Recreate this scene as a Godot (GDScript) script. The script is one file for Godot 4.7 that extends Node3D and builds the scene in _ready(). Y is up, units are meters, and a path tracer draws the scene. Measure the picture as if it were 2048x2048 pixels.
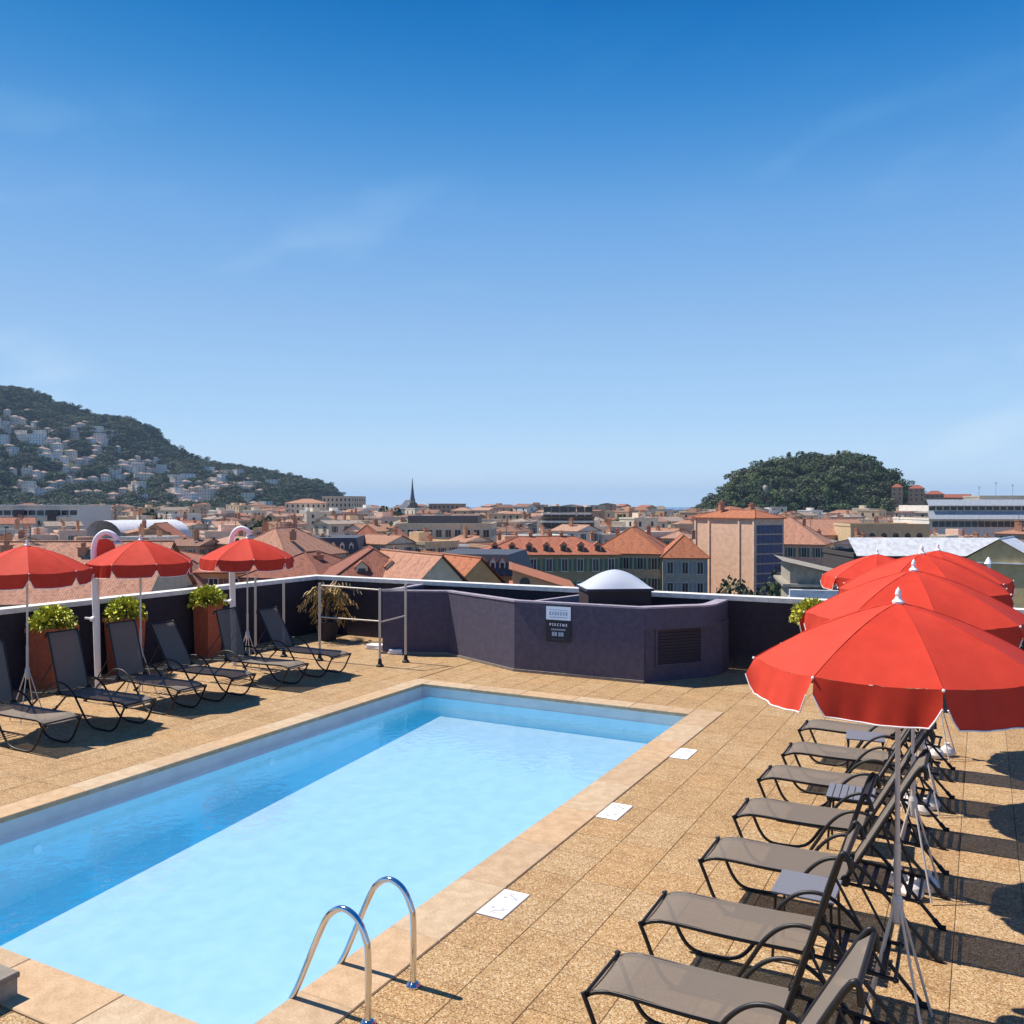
extends Node3D
# Rooftop pool terrace above a Mediterranean town. World axes: x across the pool, -z along it; metres.

const YAW := 28.0
const GROUND_Y := -30.0
var CS := cos(deg_to_rad(YAW))
var SN := sin(deg_to_rad(YAW))
var rng := RandomNumberGenerator.new()
var M := {}
var used := {}

# ------------------------------------------------------------------ mesh builder
class MB:
	var v := PackedVector3Array()
	var n := PackedVector3Array()
	var uv := PackedVector2Array()
	var col := PackedColorArray()
	var idx := PackedInt32Array()
	var tint := Color(1, 1, 1)

	func vert(p: Vector3, nn: Vector3, t: Vector2) -> int:
		v.append(p); n.append(nn); uv.append(t); col.append(tint)
		return v.size() - 1

	func quad(a: Vector3, b: Vector3, c: Vector3, d: Vector3, ta := Vector2(0, 0), tb := Vector2(1, 0), tc := Vector2(1, 1), td := Vector2(0, 1)) -> void:
		var nn := (b - a).cross(c - a)
		if nn.length_squared() < 1e-14:
			nn = (c - a).cross(d - a)
		nn = nn.normalized()
		var i := vert(a, nn, ta); vert(b, nn, tb); vert(c, nn, tc); vert(d, nn, td)
		idx.append_array(PackedInt32Array([i, i + 2, i + 1, i, i + 3, i + 2]))

	func tri(a: Vector3, b: Vector3, c: Vector3, ta := Vector2(0, 0), tb := Vector2(1, 0), tc := Vector2(0.5, 1)) -> void:
		var nn := (b - a).cross(c - a).normalized()
		var i := vert(a, nn, ta); vert(b, nn, tb); vert(c, nn, tc)
		idx.append_array(PackedInt32Array([i, i + 2, i + 1]))

	func box(c: Vector3, s: Vector3, b := Basis(), chamfer := 0.0) -> void:
		var h := s * 0.5
		var k := chamfer
		var P := func(x: float, y: float, z: float) -> Vector3: return c + b * Vector3(x, y, z)
		var x0 := -h.x; var x1 := h.x; var y0 := -h.y; var y1 := h.y - k; var z0 := -h.z; var z1 := h.z
		quad(P.call(x0, y0, z1), P.call(x1, y0, z1), P.call(x1, y1, z1), P.call(x0, y1, z1), Vector2(x0, y0), Vector2(x1, y0), Vector2(x1, y1), Vector2(x0, y1))
		quad(P.call(x1, y0, z0), P.call(x0, y0, z0), P.call(x0, y1, z0), P.call(x1, y1, z0), Vector2(x1, y0), Vector2(x0, y0), Vector2(x0, y1), Vector2(x1, y1))
		quad(P.call(x1, y0, z1), P.call(x1, y0, z0), P.call(x1, y1, z0), P.call(x1, y1, z1), Vector2(z1, y0), Vector2(z0, y0), Vector2(z0, y1), Vector2(z1, y1))
		quad(P.call(x0, y0, z0), P.call(x0, y0, z1), P.call(x0, y1, z1), P.call(x0, y1, z0), Vector2(z0, y0), Vector2(z1, y0), Vector2(z1, y1), Vector2(z0, y1))
		quad(P.call(x0, y0, z0), P.call(x1, y0, z0), P.call(x1, y0, z1), P.call(x0, y0, z1), Vector2(x0, z0), Vector2(x1, z0), Vector2(x1, z1), Vector2(x0, z1))
		if k > 0.0:
			var yt := h.y
			var a0 := x0 + k; var a1 := x1 - k; var c0 := z0 + k; var c1 := z1 - k
			quad(P.call(x0, y1, z1), P.call(x1, y1, z1), P.call(a1, yt, c1), P.call(a0, yt, c1))
			quad(P.call(x1, y1, z0), P.call(x0, y1, z0), P.call(a0, yt, c0), P.call(a1, yt, c0))
			quad(P.call(x1, y1, z1), P.call(x1, y1, z0), P.call(a1, yt, c0), P.call(a1, yt, c1))
			quad(P.call(x0, y1, z0), P.call(x0, y1, z1), P.call(a0, yt, c1), P.call(a0, yt, c0))
			quad(P.call(a0, yt, c1), P.call(a1, yt, c1), P.call(a1, yt, c0), P.call(a0, yt, c0), Vector2(a0, c1), Vector2(a1, c1), Vector2(a1, c0), Vector2(a0, c0))
		else:
			quad(P.call(x0, y1, z1), P.call(x1, y1, z1), P.call(x1, y1, z0), P.call(x0, y1, z0), Vector2(x0, z1), Vector2(x1, z1), Vector2(x1, z0), Vector2(x0, z0))

	func tube(pts: PackedVector3Array, r: float, sides := 8, r_end := -1.0) -> void:
		var m := pts.size()
		var t0 := (pts[1] - pts[0]).normalized()
		var up := Vector3.UP if absf(t0.y) < 0.9 else Vector3.RIGHT
		var e := up.cross(t0).normalized()
		var start := v.size()
		for i in m:
			var t: Vector3
			if i == 0: t = pts[1] - pts[0]
			elif i == m - 1: t = pts[m - 1] - pts[m - 2]
			else: t = (pts[i + 1] - pts[i]).normalized() + (pts[i] - pts[i - 1]).normalized()
			t = t.normalized()
			e = (e - t * e.dot(t)).normalized()
			var f := t.cross(e)
			var rr := r if r_end < 0.0 else lerpf(r, r_end, float(i) / (m - 1))
			for k in sides:
				var a := TAU * k / sides
				var nn := e * cos(a) + f * sin(a)
				vert(pts[i] + nn * rr, nn, Vector2(float(k) / sides, float(i)))
		for i in m - 1:
			for k in sides:
				var a := start + i * sides + k
				var b := start + i * sides + (k + 1) % sides
				var c := b + sides
				var d := a + sides
				idx.append_array(PackedInt32Array([a, c, b, a, d, c]))
		for cap in [0, m - 1]:
			var tt := (pts[1] - pts[0]).normalized() * -1.0 if cap == 0 else (pts[m - 1] - pts[m - 2]).normalized()
			var ci := vert(pts[cap], tt, Vector2())
			var ring := start + int(cap) * sides
			for k in sides:
				var a := vert(v[ring + k], tt, Vector2())
				var b := vert(v[ring + (k + 1) % sides], tt, Vector2())
				idx.append_array(PackedInt32Array([ci, b, a]) if cap != 0 else PackedInt32Array([ci, a, b]))

	func lathe(profile: PackedVector2Array, at: Vector3, segs := 16, smooth := true, turn := 0.0) -> void:
		var m := profile.size()
		for i in m - 1:
			var p := profile[i]; var q := profile[i + 1]
			var s := q - p
			var nr := Vector2(s.y, -s.x).normalized()
			for k in segs:
				var a := TAU * k / segs + turn; var b := TAU * (k + 1) / segs + turn
				var pa := at + Vector3(cos(a) * p.x, p.y, sin(a) * p.x)
				var pb := at + Vector3(cos(b) * p.x, p.y, sin(b) * p.x)
				var qa := at + Vector3(cos(a) * q.x, q.y, sin(a) * q.x)
				var qb := at + Vector3(cos(b) * q.x, q.y, sin(b) * q.x)
				if smooth:
					var na := Vector3(cos(a) * nr.x, nr.y, sin(a) * nr.x)
					var nb := Vector3(cos(b) * nr.x, nr.y, sin(b) * nr.x)
					var i0 := vert(pa, na, Vector2(float(k) / segs, p.y)); vert(pb, nb, Vector2(float(k + 1) / segs, p.y)); vert(qb, nb, Vector2(float(k + 1) / segs, q.y)); vert(qa, na, Vector2(float(k) / segs, q.y))
					idx.append_array(PackedInt32Array([i0, i0 + 1, i0 + 2, i0, i0 + 2, i0 + 3]))
				else:
					quad(pa, qa, qb, pb)

	# rows of points (each a PackedVector3Array of equal length), smooth shaded sheet
	func sheet(rows: Array, sx := 1.0, sy := 1.0) -> void:
		var h := rows.size()
		var w: int = rows[0].size()
		var start := v.size()
		for j in h:
			for i in w:
				var px: Vector3 = rows[j][mini(i + 1, w - 1)] - rows[j][maxi(i - 1, 0)]
				var py: Vector3 = rows[mini(j + 1, h - 1)][i] - rows[maxi(j - 1, 0)][i]
				vert(rows[j][i], px.cross(py).normalized(), Vector2(i * sx, j * sy))
		for j in h - 1:
			for i in w - 1:
				var a := start + j * w + i
				idx.append_array(PackedInt32Array([a, a + w + 1, a + 1, a, a + w, a + w + 1]))

	func surface_into(mesh: ArrayMesh, mat: Material) -> void:
		if v.is_empty(): return
		var arr := []
		arr.resize(Mesh.ARRAY_MAX)
		arr[Mesh.ARRAY_VERTEX] = v; arr[Mesh.ARRAY_NORMAL] = n; arr[Mesh.ARRAY_TEX_UV] = uv; arr[Mesh.ARRAY_COLOR] = col; arr[Mesh.ARRAY_INDEX] = idx
		mesh.add_surface_from_arrays(Mesh.PRIMITIVE_TRIANGLES, arr)
		mesh.surface_set_material(mesh.get_surface_count() - 1, mat)

# ------------------------------------------------------------------ small helpers
func W(x: float, nn: float, y := 0.0) -> Vector3: return Vector3(x, y, -nn)
# town frame: e metres to the east side and f metres out along the view axis of the terrace
func T(e: float, f: float, y := 0.0) -> Vector3: return W(e * CS - f * SN, e * SN + f * CS, y)

func numbered(called: String) -> String:
	if not used.has(called):
		used[called] = 0
		return called
	used[called] += 1
	return "%s_%03d" % [called, used[called]]

func mesh_of(mb: MB, mat: Material) -> ArrayMesh:
	var m := ArrayMesh.new()
	mb.surface_into(m, mat)
	return m

func put(mesh: Mesh, called: String, parent: Node, at := Vector3.ZERO, turn := 0.0) -> MeshInstance3D:
	var o := MeshInstance3D.new()
	o.mesh = mesh
	o.name = numbered(called) if parent == self else called
	o.position = at
	o.rotation.y = turn
	parent.add_child(o, true)
	return o

func part(mb: MB, called: String, mat: Material, parent: Node, at := Vector3.ZERO, turn := 0.0) -> MeshInstance3D:
	return put(mesh_of(mb, mat), called, parent, at, turn)

func tag(o: Node, label: String, category: String, group := "") -> void:
	o.set_meta("label", label); o.set_meta("category", category)
	if group: o.set_meta("group", group)

func thing(called: String, label: String, category: String, at := Vector3.ZERO, turn := 0.0, group := "") -> Node3D:
	var o := Node3D.new()
	o.name = numbered(called)
	add_child(o)
	o.position = at; o.rotation.y = turn
	tag(o, label, category, group)
	return o

func copy_of(o: Node3D, label: String, at: Vector3, turn: float) -> Node3D:
	var c: Node3D = o.duplicate()
	var stem := String(o.name)
	if stem.length() > 4 and stem[stem.length() - 4] == "_" and stem.right(3).is_valid_int(): stem = stem.left(stem.length() - 4)
	c.name = numbered(stem)
	add_child(c)
	c.position = at; c.rotation.y = turn
	c.set_meta("label", label)
	return c

func curve_pts(ctrl: Array, per := 6) -> PackedVector3Array:
	var out := PackedVector3Array()
	for i in ctrl.size() - 1:
		var p0: Vector3 = ctrl[maxi(i - 1, 0)]; var p1: Vector3 = ctrl[i]; var p2: Vector3 = ctrl[i + 1]; var p3: Vector3 = ctrl[mini(i + 2, ctrl.size() - 1)]
		for k in per:
			out.append(p1.cubic_interpolate(p2, p0, p3, float(k) / per))
	out.append(ctrl[-1])
	return out

# ------------------------------------------------------------------ textures and materials
func noise_img(size: int, freq: float, kind: int, seed_: int, octaves := 1, ret := -1) -> Image:
	var f := FastNoiseLite.new()
	f.seed = seed_; f.noise_type = kind; f.frequency = freq
	f.fractal_type = FastNoiseLite.FRACTAL_FBM if octaves > 1 else FastNoiseLite.FRACTAL_NONE
	f.fractal_octaves = octaves
	if ret >= 0: f.cellular_return_type = ret
	f.cellular_jitter = 1.0
	var im := f.get_seamless_image(size, size)
	im.convert(Image.FORMAT_L8)
	return im

func ramp_tex(im: Image, stops: Array, mult: Image = null, low := 0.5) -> ImageTexture:
	var g := Gradient.new()
	g.offsets = PackedFloat32Array(stops.map(func(s): return s[0]))
	g.colors = PackedColorArray(stops.map(func(s): return s[1]))
	var lut := []
	for i in 256: lut.append(g.sample(i / 255.0))
	var src := im.get_data()
	var mul := mult.get_data() if mult else PackedByteArray()
	var out := PackedByteArray()
	out.resize(src.size() * 3)
	for i in src.size():
		var c: Color = lut[src[i]]
		var k := 255.0
		if mult: k = 255.0 * (low + (1.0 - low) * mul[i] / 255.0)
		out[i * 3] = int(c.r * k); out[i * 3 + 1] = int(c.g * k); out[i * 3 + 2] = int(c.b * k)
	return ImageTexture.create_from_image(Image.create_from_data(im.get_width(), im.get_height(), false, Image.FORMAT_RGB8, out))

func C8(r: int, g: int, b: int) -> Color: return Color8(r, g, b)

func mat(color: Color, rough := 0.8, metal := 0.0, tex: Texture2D = null, scale := 1.0, bump: Texture2D = null, depth := 0.0) -> StandardMaterial3D:
	var m := StandardMaterial3D.new()
	m.albedo_color = color; m.roughness = rough; m.metallic = metal
	if tex:
		m.albedo_texture = tex
		m.uv1_triplanar = true; m.uv1_world_triplanar = true
		m.uv1_scale = Vector3.ONE * scale
	if bump:
		m.heightmap_enabled = true; m.heightmap_texture = bump; m.heightmap_scale = depth
		m.uv1_triplanar = true; m.uv1_world_triplanar = true; m.uv1_scale = Vector3.ONE * scale
	return m

func make_materials() -> void:
	var cell := noise_img(1024, 0.045, FastNoiseLite.TYPE_CELLULAR, 3, 1, FastNoiseLite.RETURN_CELL_VALUE)
	var edge := noise_img(1024, 0.045, FastNoiseLite.TYPE_CELLULAR, 3, 1, FastNoiseLite.RETURN_DISTANCE2_SUB)
	var soft := noise_img(512, 0.012, FastNoiseLite.TYPE_SIMPLEX, 5, 5)
	var fine := noise_img(512, 0.09, FastNoiseLite.TYPE_SIMPLEX, 8, 3)
	var pebble := ramp_tex(cell, [[0.0, C8(146, 106, 66)], [0.2, C8(192, 149, 101)], [0.5, C8(220, 181, 129)], [0.8, C8(236, 203, 154)], [1.0, C8(252, 234, 204)]], edge, 0.72)
	var edge_tex := ImageTexture.create_from_image(edge)
	var soft_tex := ImageTexture.create_from_image(soft)
	var fine_tex := ImageTexture.create_from_image(fine)
	var tints := [C8(255, 252, 246), C8(249, 242, 232), C8(255, 247, 234), C8(243, 236, 226), C8(250, 245, 236), C8(255, 254, 252)]
	var stain := ramp_tex(noise_img(512, 0.02, FastNoiseLite.TYPE_SIMPLEX, 61, 5), [[0.0, C8(232, 228, 222)], [0.36, C8(244, 241, 237)], [0.42, C8(252, 251, 249)], [1.0, C8(255, 255, 255)]])
	M.slab = []
	for k in tints.size():
		var m := mat(tints[k], 0.9, 0.0, pebble, 2.5, edge_tex, 0.05)
		m.uv1_offset = Vector3(k * 0.37, k * 0.21, k * 0.53)
		m.detail_enabled = true
		m.detail_albedo = stain
		m.detail_blend_mode = BaseMaterial3D.BLEND_MODE_MUL
		m.detail_uv_layer = BaseMaterial3D.DETAIL_UV_2
		m.uv2_triplanar = true; m.uv2_world_triplanar = true; m.uv2_scale = Vector3.ONE * 0.31
		M.slab.append(m)
	M.grout = mat(C8(120, 92, 66), 0.95, 0.0, ramp_tex(fine, [[0.0, C8(170, 170, 170)], [1.0, C8(255, 255, 255)]]), 1.0)
	var stone := ramp_tex(soft, [[0.0, C8(184, 158, 126)], [0.5, C8(196, 170, 138)], [1.0, C8(206, 182, 152)]], fine, 0.86)
	M.coping = []
	for k in 3:
		var m := mat([C8(255, 255, 255), C8(246, 240, 234), C8(255, 244, 232)][k], 0.75, 0.0, stone, 0.8, fine_tex, 0.05)
		m.uv1_offset = Vector3(k * 0.31, 0.1 * k, k * 0.43)
		M.coping.append(m)
	var linerm := ramp_tex(soft, [[0.0, C8(236, 240, 242)], [1.0, C8(255, 255, 255)]])
	M.liner = mat(C8(208, 217, 218), 0.6, 0.0, linerm, 0.4)
	var wn := noise_img(512, 0.02, FastNoiseLite.TYPE_SIMPLEX_SMOOTH, 21, 3)
	wn.bump_map_to_normal_map(3.0)
	M.water = StandardMaterial3D.new()
	M.water.albedo_color = Color(0.0, 0.74, 1.0, 0.31)
	M.water.transparency = BaseMaterial3D.TRANSPARENCY_ALPHA
	M.water.roughness = 0.02
	M.water.normal_enabled = true
	M.water.normal_texture = ImageTexture.create_from_image(wn)
	M.water.normal_scale = 0.2
	M.water.uv1_triplanar = true; M.water.uv1_world_triplanar = true; M.water.uv1_scale = Vector3.ONE * 0.5
	var plaster := ramp_tex(fine, [[0.0, C8(214, 214, 214)], [0.5, C8(240, 240, 240)], [1.0, C8(255, 255, 255)]], soft, 0.85)
	M.wall = mat(C8(90, 84, 106), 0.9, 0.0, plaster, 0.9, fine_tex, 0.5)
	M.parapet = mat(C8(56, 50, 62), 0.9, 0.0, plaster, 0.7, fine_tex, 0.5)
	M.inner_roof = mat(C8(54, 48, 52), 0.95, 0.0, plaster, 0.7)
	M.cap = mat(C8(248, 244, 238), 0.7, 0.0, plaster, 0.6)
	M.edge_cap = mat(C8(176, 164, 178), 0.8, 0.0, plaster, 0.6)
	M.plinth = mat(C8(150, 140, 128), 0.9, 0.0, plaster, 0.8)
	M.louver = mat(C8(50, 46, 60), 0.7)
	M.dome = mat(C8(206, 210, 220), 0.3)
	M.dome.backlight_enabled = true; M.dome.backlight = Color(0.5, 0.5, 0.55)
	M.curb = mat(C8(62, 44, 46), 0.7, 0.0, plaster, 1.0)
	M.white = mat(C8(240, 238, 236), 0.5)
	M.sign_white = mat(C8(226, 236, 248), 0.4)
	M.sign_dark = mat(C8(14, 14, 34), 0.4)
	M.sign_grey = mat(C8(150, 170, 190), 0.5)
	M.ink = mat(C8(166, 166, 176), 0.7)
	M.ink_dark = mat(C8(74, 74, 92), 0.6)
	M.chrome = mat(C8(214, 216, 220), 0.12, 1.0)
	M.steel = mat(C8(176, 172, 168), 0.35, 0.85)
	M.post = mat(C8(190, 182, 172), 0.5, 0.3)
	M.pole = mat(C8(206, 196, 188), 0.45, 0.2)
	M.frame = mat(C8(22, 20, 22), 0.5)
	M.rubber = mat(C8(20, 18, 18), 0.7)
	var weave := ramp_tex(noise_img(512, 0.2, FastNoiseLite.TYPE_SIMPLEX, 12, 2), [[0.0, C8(200, 200, 200)], [1.0, C8(255, 255, 255)]])
	M.sling = mat(Color(C8(124, 113, 103), 0.9), 0.75, 0.0, weave, 1.6)
	M.sling.transparency = BaseMaterial3D.TRANSPARENCY_ALPHA
	M.table = mat(C8(112, 114, 126), 0.55)
	M.weight = mat(C8(210, 205, 200), 0.6)
	M.red = []
	var cloth := ramp_tex(soft, [[0.0, C8(232, 226, 226)], [1.0, C8(255, 255, 255)]], noise_img(512, 0.25, FastNoiseLite.TYPE_SIMPLEX, 15, 1), 0.93)
	for k in 3:
		var m := mat([C8(212, 68, 50), C8(207, 63, 45), C8(216, 73, 55)][k], 0.72, 0.0, cloth, 0.7)
		m.metallic_specular = 0.25
		m.backlight_enabled = true; m.backlight = Color(0.14, 0.02, 0.01)
		M.red.append(m)
	M.piping = mat(C8(246, 236, 232), 0.8)
	M.terracotta = mat(C8(196, 104, 72), 0.85, 0.0, plaster, 1.3, fine_tex, 0.4)
	M.tan_pot = mat(C8(188, 130, 74), 0.85, 0.0, plaster, 1.3)
	M.dark_pot = mat(C8(52, 46, 48), 0.8)
	M.soil = mat(C8(52, 38, 28), 1.0)
	M.leaf = mat(Color(1, 1, 1), 0.6)
	M.leaf.vertex_color_use_as_albedo = true
	M.leaf.backlight_enabled = true; M.leaf.backlight = Color(0.30, 0.34, 0.10)
	M.foliage = mat(Color(1, 1, 1), 0.85)
	M.foliage.vertex_color_use_as_albedo = true
	M.bark = mat(C8(84, 68, 54), 0.95)
	M.disc = mat(C8(206, 60, 26), 0.5)
	M.cloth_white = mat(C8(232, 230, 232), 0.85)
	# town
	M.plaster_tex = ramp_tex(soft, [[0.0, C8(196, 192, 188)], [0.5, C8(236, 234, 230)], [1.0, C8(255, 255, 255)]], fine, 0.88)
	M.facade_tex = ramp_tex(soft, [[0.0, C8(222, 218, 214)], [0.5, C8(242, 240, 237)], [1.0, C8(255, 255, 255)]], fine, 0.94)
	M.roof_tex = roof_texture()
	M.glass = mat(C8(38, 42, 50), 0.2)
	M.win_frame = mat(C8(206, 198, 186), 0.7)
	M.asphalt = mat(C8(96, 94, 92), 0.95, 0.0, M.plaster_tex, 0.02)
	M.hill = mat(C8(64, 76, 46), 1.0, 0.0, M.plaster_tex, 0.01)
	M.sea = mat(C8(30, 92, 140), 0.25)
	M.zinc = mat(C8(196, 204, 214), 0.45, 0.25, M.plaster_tex, 0.15)
	M.rock = mat(C8(176, 170, 158), 0.95, 0.0, M.plaster_tex, 0.08)
	M.slate = mat(C8(74, 76, 88), 0.6, 0.0, M.plaster_tex, 0.3)
	M.metal_white = mat(C8(242, 244, 250), 0.45, 0.0, M.plaster_tex, 0.12)
	M.chimney = mat(C8(204, 150, 120), 0.9, 0.0, M.plaster_tex, 0.5)
	M.antenna = mat(C8(90, 90, 94), 0.5, 0.6)
	M.concrete = mat(C8(170, 162, 150), 0.9, 0.0, M.plaster_tex, 0.3)
	M.blue_panel = mat(C8(42, 60, 104), 0.35)

func roof_texture() -> ImageTexture:
	var r := RandomNumberGenerator.new(); r.seed = 77
	var im := Image.create(256, 256, false, Image.FORMAT_RGB8)
	var tone := []
	for k in 16 * 12: tone.append(r.randf_range(0.85, 1.0) * (0.88 if r.randf() < 0.1 else 1.0))
	for y in 256:
		for x in 256:
			var c := x / 16; var row := (y * 12) / 256
			var k: float = tone[row * 16 + c]
			var w := 0.84 + 0.16 * absf(sin((x % 16) / 16.0 * PI))
			if (y * 12) % 256 < 16: w *= 0.85
			im.set_pixel(x, y, Color(k * w, k * w * lerpf(0.94, 1.0, k), k * w * lerpf(0.9, 1.0, k)))
	return ImageTexture.create_from_image(im)

func wall_mat(c: Color) -> StandardMaterial3D:
	var key := "w" + c.to_html()
	if not M.has(key): M[key] = mat(c, 0.9, 0.0, M.facade_tex, 0.11)
	return M[key]

func tile_mat(c: Color) -> StandardMaterial3D:
	var key := "r" + c.to_html()
	if not M.has(key):
		var m := StandardMaterial3D.new()
		m.albedo_color = c; m.roughness = 0.9; m.albedo_texture = M.roof_tex
		m.uv1_scale = Vector3(0.26, 0.26, 1)
		M[key] = m
	return M[key]

# ------------------------------------------------------------------ scene
func _ready() -> void:
	rng.seed = 20240611
	var cam := Camera3D.new()
	cam.name = "camera"
	cam.fov = 60.1
	cam.near = 0.05; cam.far = 60000.0
	cam.position = Vector3(0, 3.2, 0)
	cam.rotation_degrees = Vector3(-0.45, YAW, 0)
	add_child(cam)
	cam.current = true

	var sun := DirectionalLight3D.new()
	sun.name = "sun"
	sun.light_energy = 1.5
	sun.light_color = Color(1.0, 0.965, 0.91)
	sun.light_angular_distance = 0.5
	sun.shadow_enabled = true
	sun.rotation_degrees = Vector3(-56, -87.5, 0)
	add_child(sun)

	var sky_mat := PanoramaSkyMaterial.new()
	sky_mat.panorama = sky_panorama()
	sky_mat.filter = true
	var env := Environment.new()
	env.background_mode = Environment.BG_SKY
	env.sky = Sky.new()
	env.sky.sky_material = sky_mat
	env.background_energy_multiplier = 0.74
	env.tonemap_mode = Environment.TONE_MAPPER_LINEAR
	env.tonemap_exposure = 1.5
	env.sdfgi_enabled = true; env.ssao_enabled = true; env.ssil_enabled = true
	env.fog_enabled = true
	env.fog_density = 0.000065
	env.fog_light_color = C8(176, 206, 238)
	var we := WorldEnvironment.new()
	we.name = "world_environment"
	we.environment = env
	add_child(we)

	make_materials()
	build_terrace()
	build_pool()
	build_parapet()
	build_enclosure()
	build_far_land()
	build_town()
	build_loungers()
	build_parasols()
	build_tables()
	build_planters()
	build_rails_and_showers()
	build_small_things()
	tell_apart()

# labels shared by several things gain their order from the left
func tell_apart() -> void:
	var by := {}
	for c in get_children():
		if c is Node3D and c.has_meta("label") and c.get_meta("kind", "thing") == "thing":
			var l: String = c.get_meta("label")
			if not by.has(l): by[l] = []
			by[l].append(c)
	var nth := ["first", "second", "third", "fourth", "fifth", "sixth", "seventh", "eighth", "ninth", "tenth", "eleventh", "twelfth", "thirteenth", "fourteenth", "fifteenth", "sixteenth", "seventeenth", "eighteenth", "nineteenth", "twentieth"]
	for l in by:
		var a: Array = by[l]
		if a.size() < 2: continue
		var bearing := func(o: Node3D) -> float:
			var p := o.position
			return (p.x * CS - p.z * SN) / (-p.x * SN - p.z * CS)
		a.sort_custom(func(x, y): return bearing.call(x) < bearing.call(y))
		for i in a.size():
			var from_left := i < 20
			a[i].set_meta("label", "%s, %s from %s" % [l, nth[i] if from_left else nth[a.size() - 1 - i], "left" if from_left else "right"])

# clear air: paler toward the horizon and round the sun, with thin wisps of cirrus
func sky_panorama() -> ImageTexture:
	var a := noise_img(1024, 0.018, FastNoiseLite.TYPE_SIMPLEX, 41, 5).get_data()
	var b := noise_img(1024, 0.009, FastNoiseLite.TYPE_SIMPLEX, 52, 3).get_data()
	var g := Gradient.new()
	g.offsets = PackedFloat32Array([0.0, 0.03, 0.06, 0.13, 0.20, 0.27, 0.33, 0.5, 1.0])
	g.colors = PackedColorArray([C8(214, 235, 252), C8(196, 225, 249), C8(171, 209, 243), C8(139, 182, 229), C8(104, 160, 219), C8(48, 128, 199), C8(0, 101, 178), C8(0, 86, 162), C8(0, 76, 150)])
	var sun := Vector3(-cos(deg_to_rad(56.0)), sin(deg_to_rad(56.0)), 0)
	var w := 1024
	var h := 512
	var out := PackedByteArray()
	out.resize(w * h * 3)
	for y in h:
		var el := (0.5 - (y + 0.5) / h) * PI
		var base := g.sample(clampf(el / (PI / 2), 0, 1))
		for x in w:
			var az := TAU * (x + 0.5) / w
			var d := Vector3(sin(az) * cos(el), sin(el), -cos(az) * cos(el))
			var k := clampf(d.dot(sun), 0, 1)
			var c := base.lerp(C8(214, 232, 250), 0.16 * k * k * k)
			if el > 0.02:
				var p: float = a[((y * 4 + x) % 1024) * 1024 + x] / 255.0
				var q: float = b[((y * 2) % 1024) * 1024 + x] / 255.0
				c = c.lerp(Color(1, 1, 1), clampf((p - 0.54) * 3.5, 0, 1) * clampf((q - 0.5) * 4.0, 0, 1) * 0.2 * clampf(1.2 - el * 2.2, 0.1, 1.0))
			var i := (y * w + x) * 3
			out[i] = int(c.r * 255); out[i + 1] = int(c.g * 255); out[i + 2] = int(c.b * 255)
	return ImageTexture.create_from_image(Image.create_from_data(w, h, false, Image.FORMAT_RGB8, out))

# ------------------------------------------------------------------ terrace, pool
const PX0 := -8.85
const PX1 := -3.92
const PN0 := 3.86
const PN1 := 13.22
const CW := 0.42
const CL := 0.32

func in_view(p: Vector3) -> float:
	var e := p.x * CS - p.z * SN
	var f := -p.x * SN - p.z * CS
	if f < 4.6 or absf(e) > f * 0.62 + 0.3: return 1e9
	return f

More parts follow.
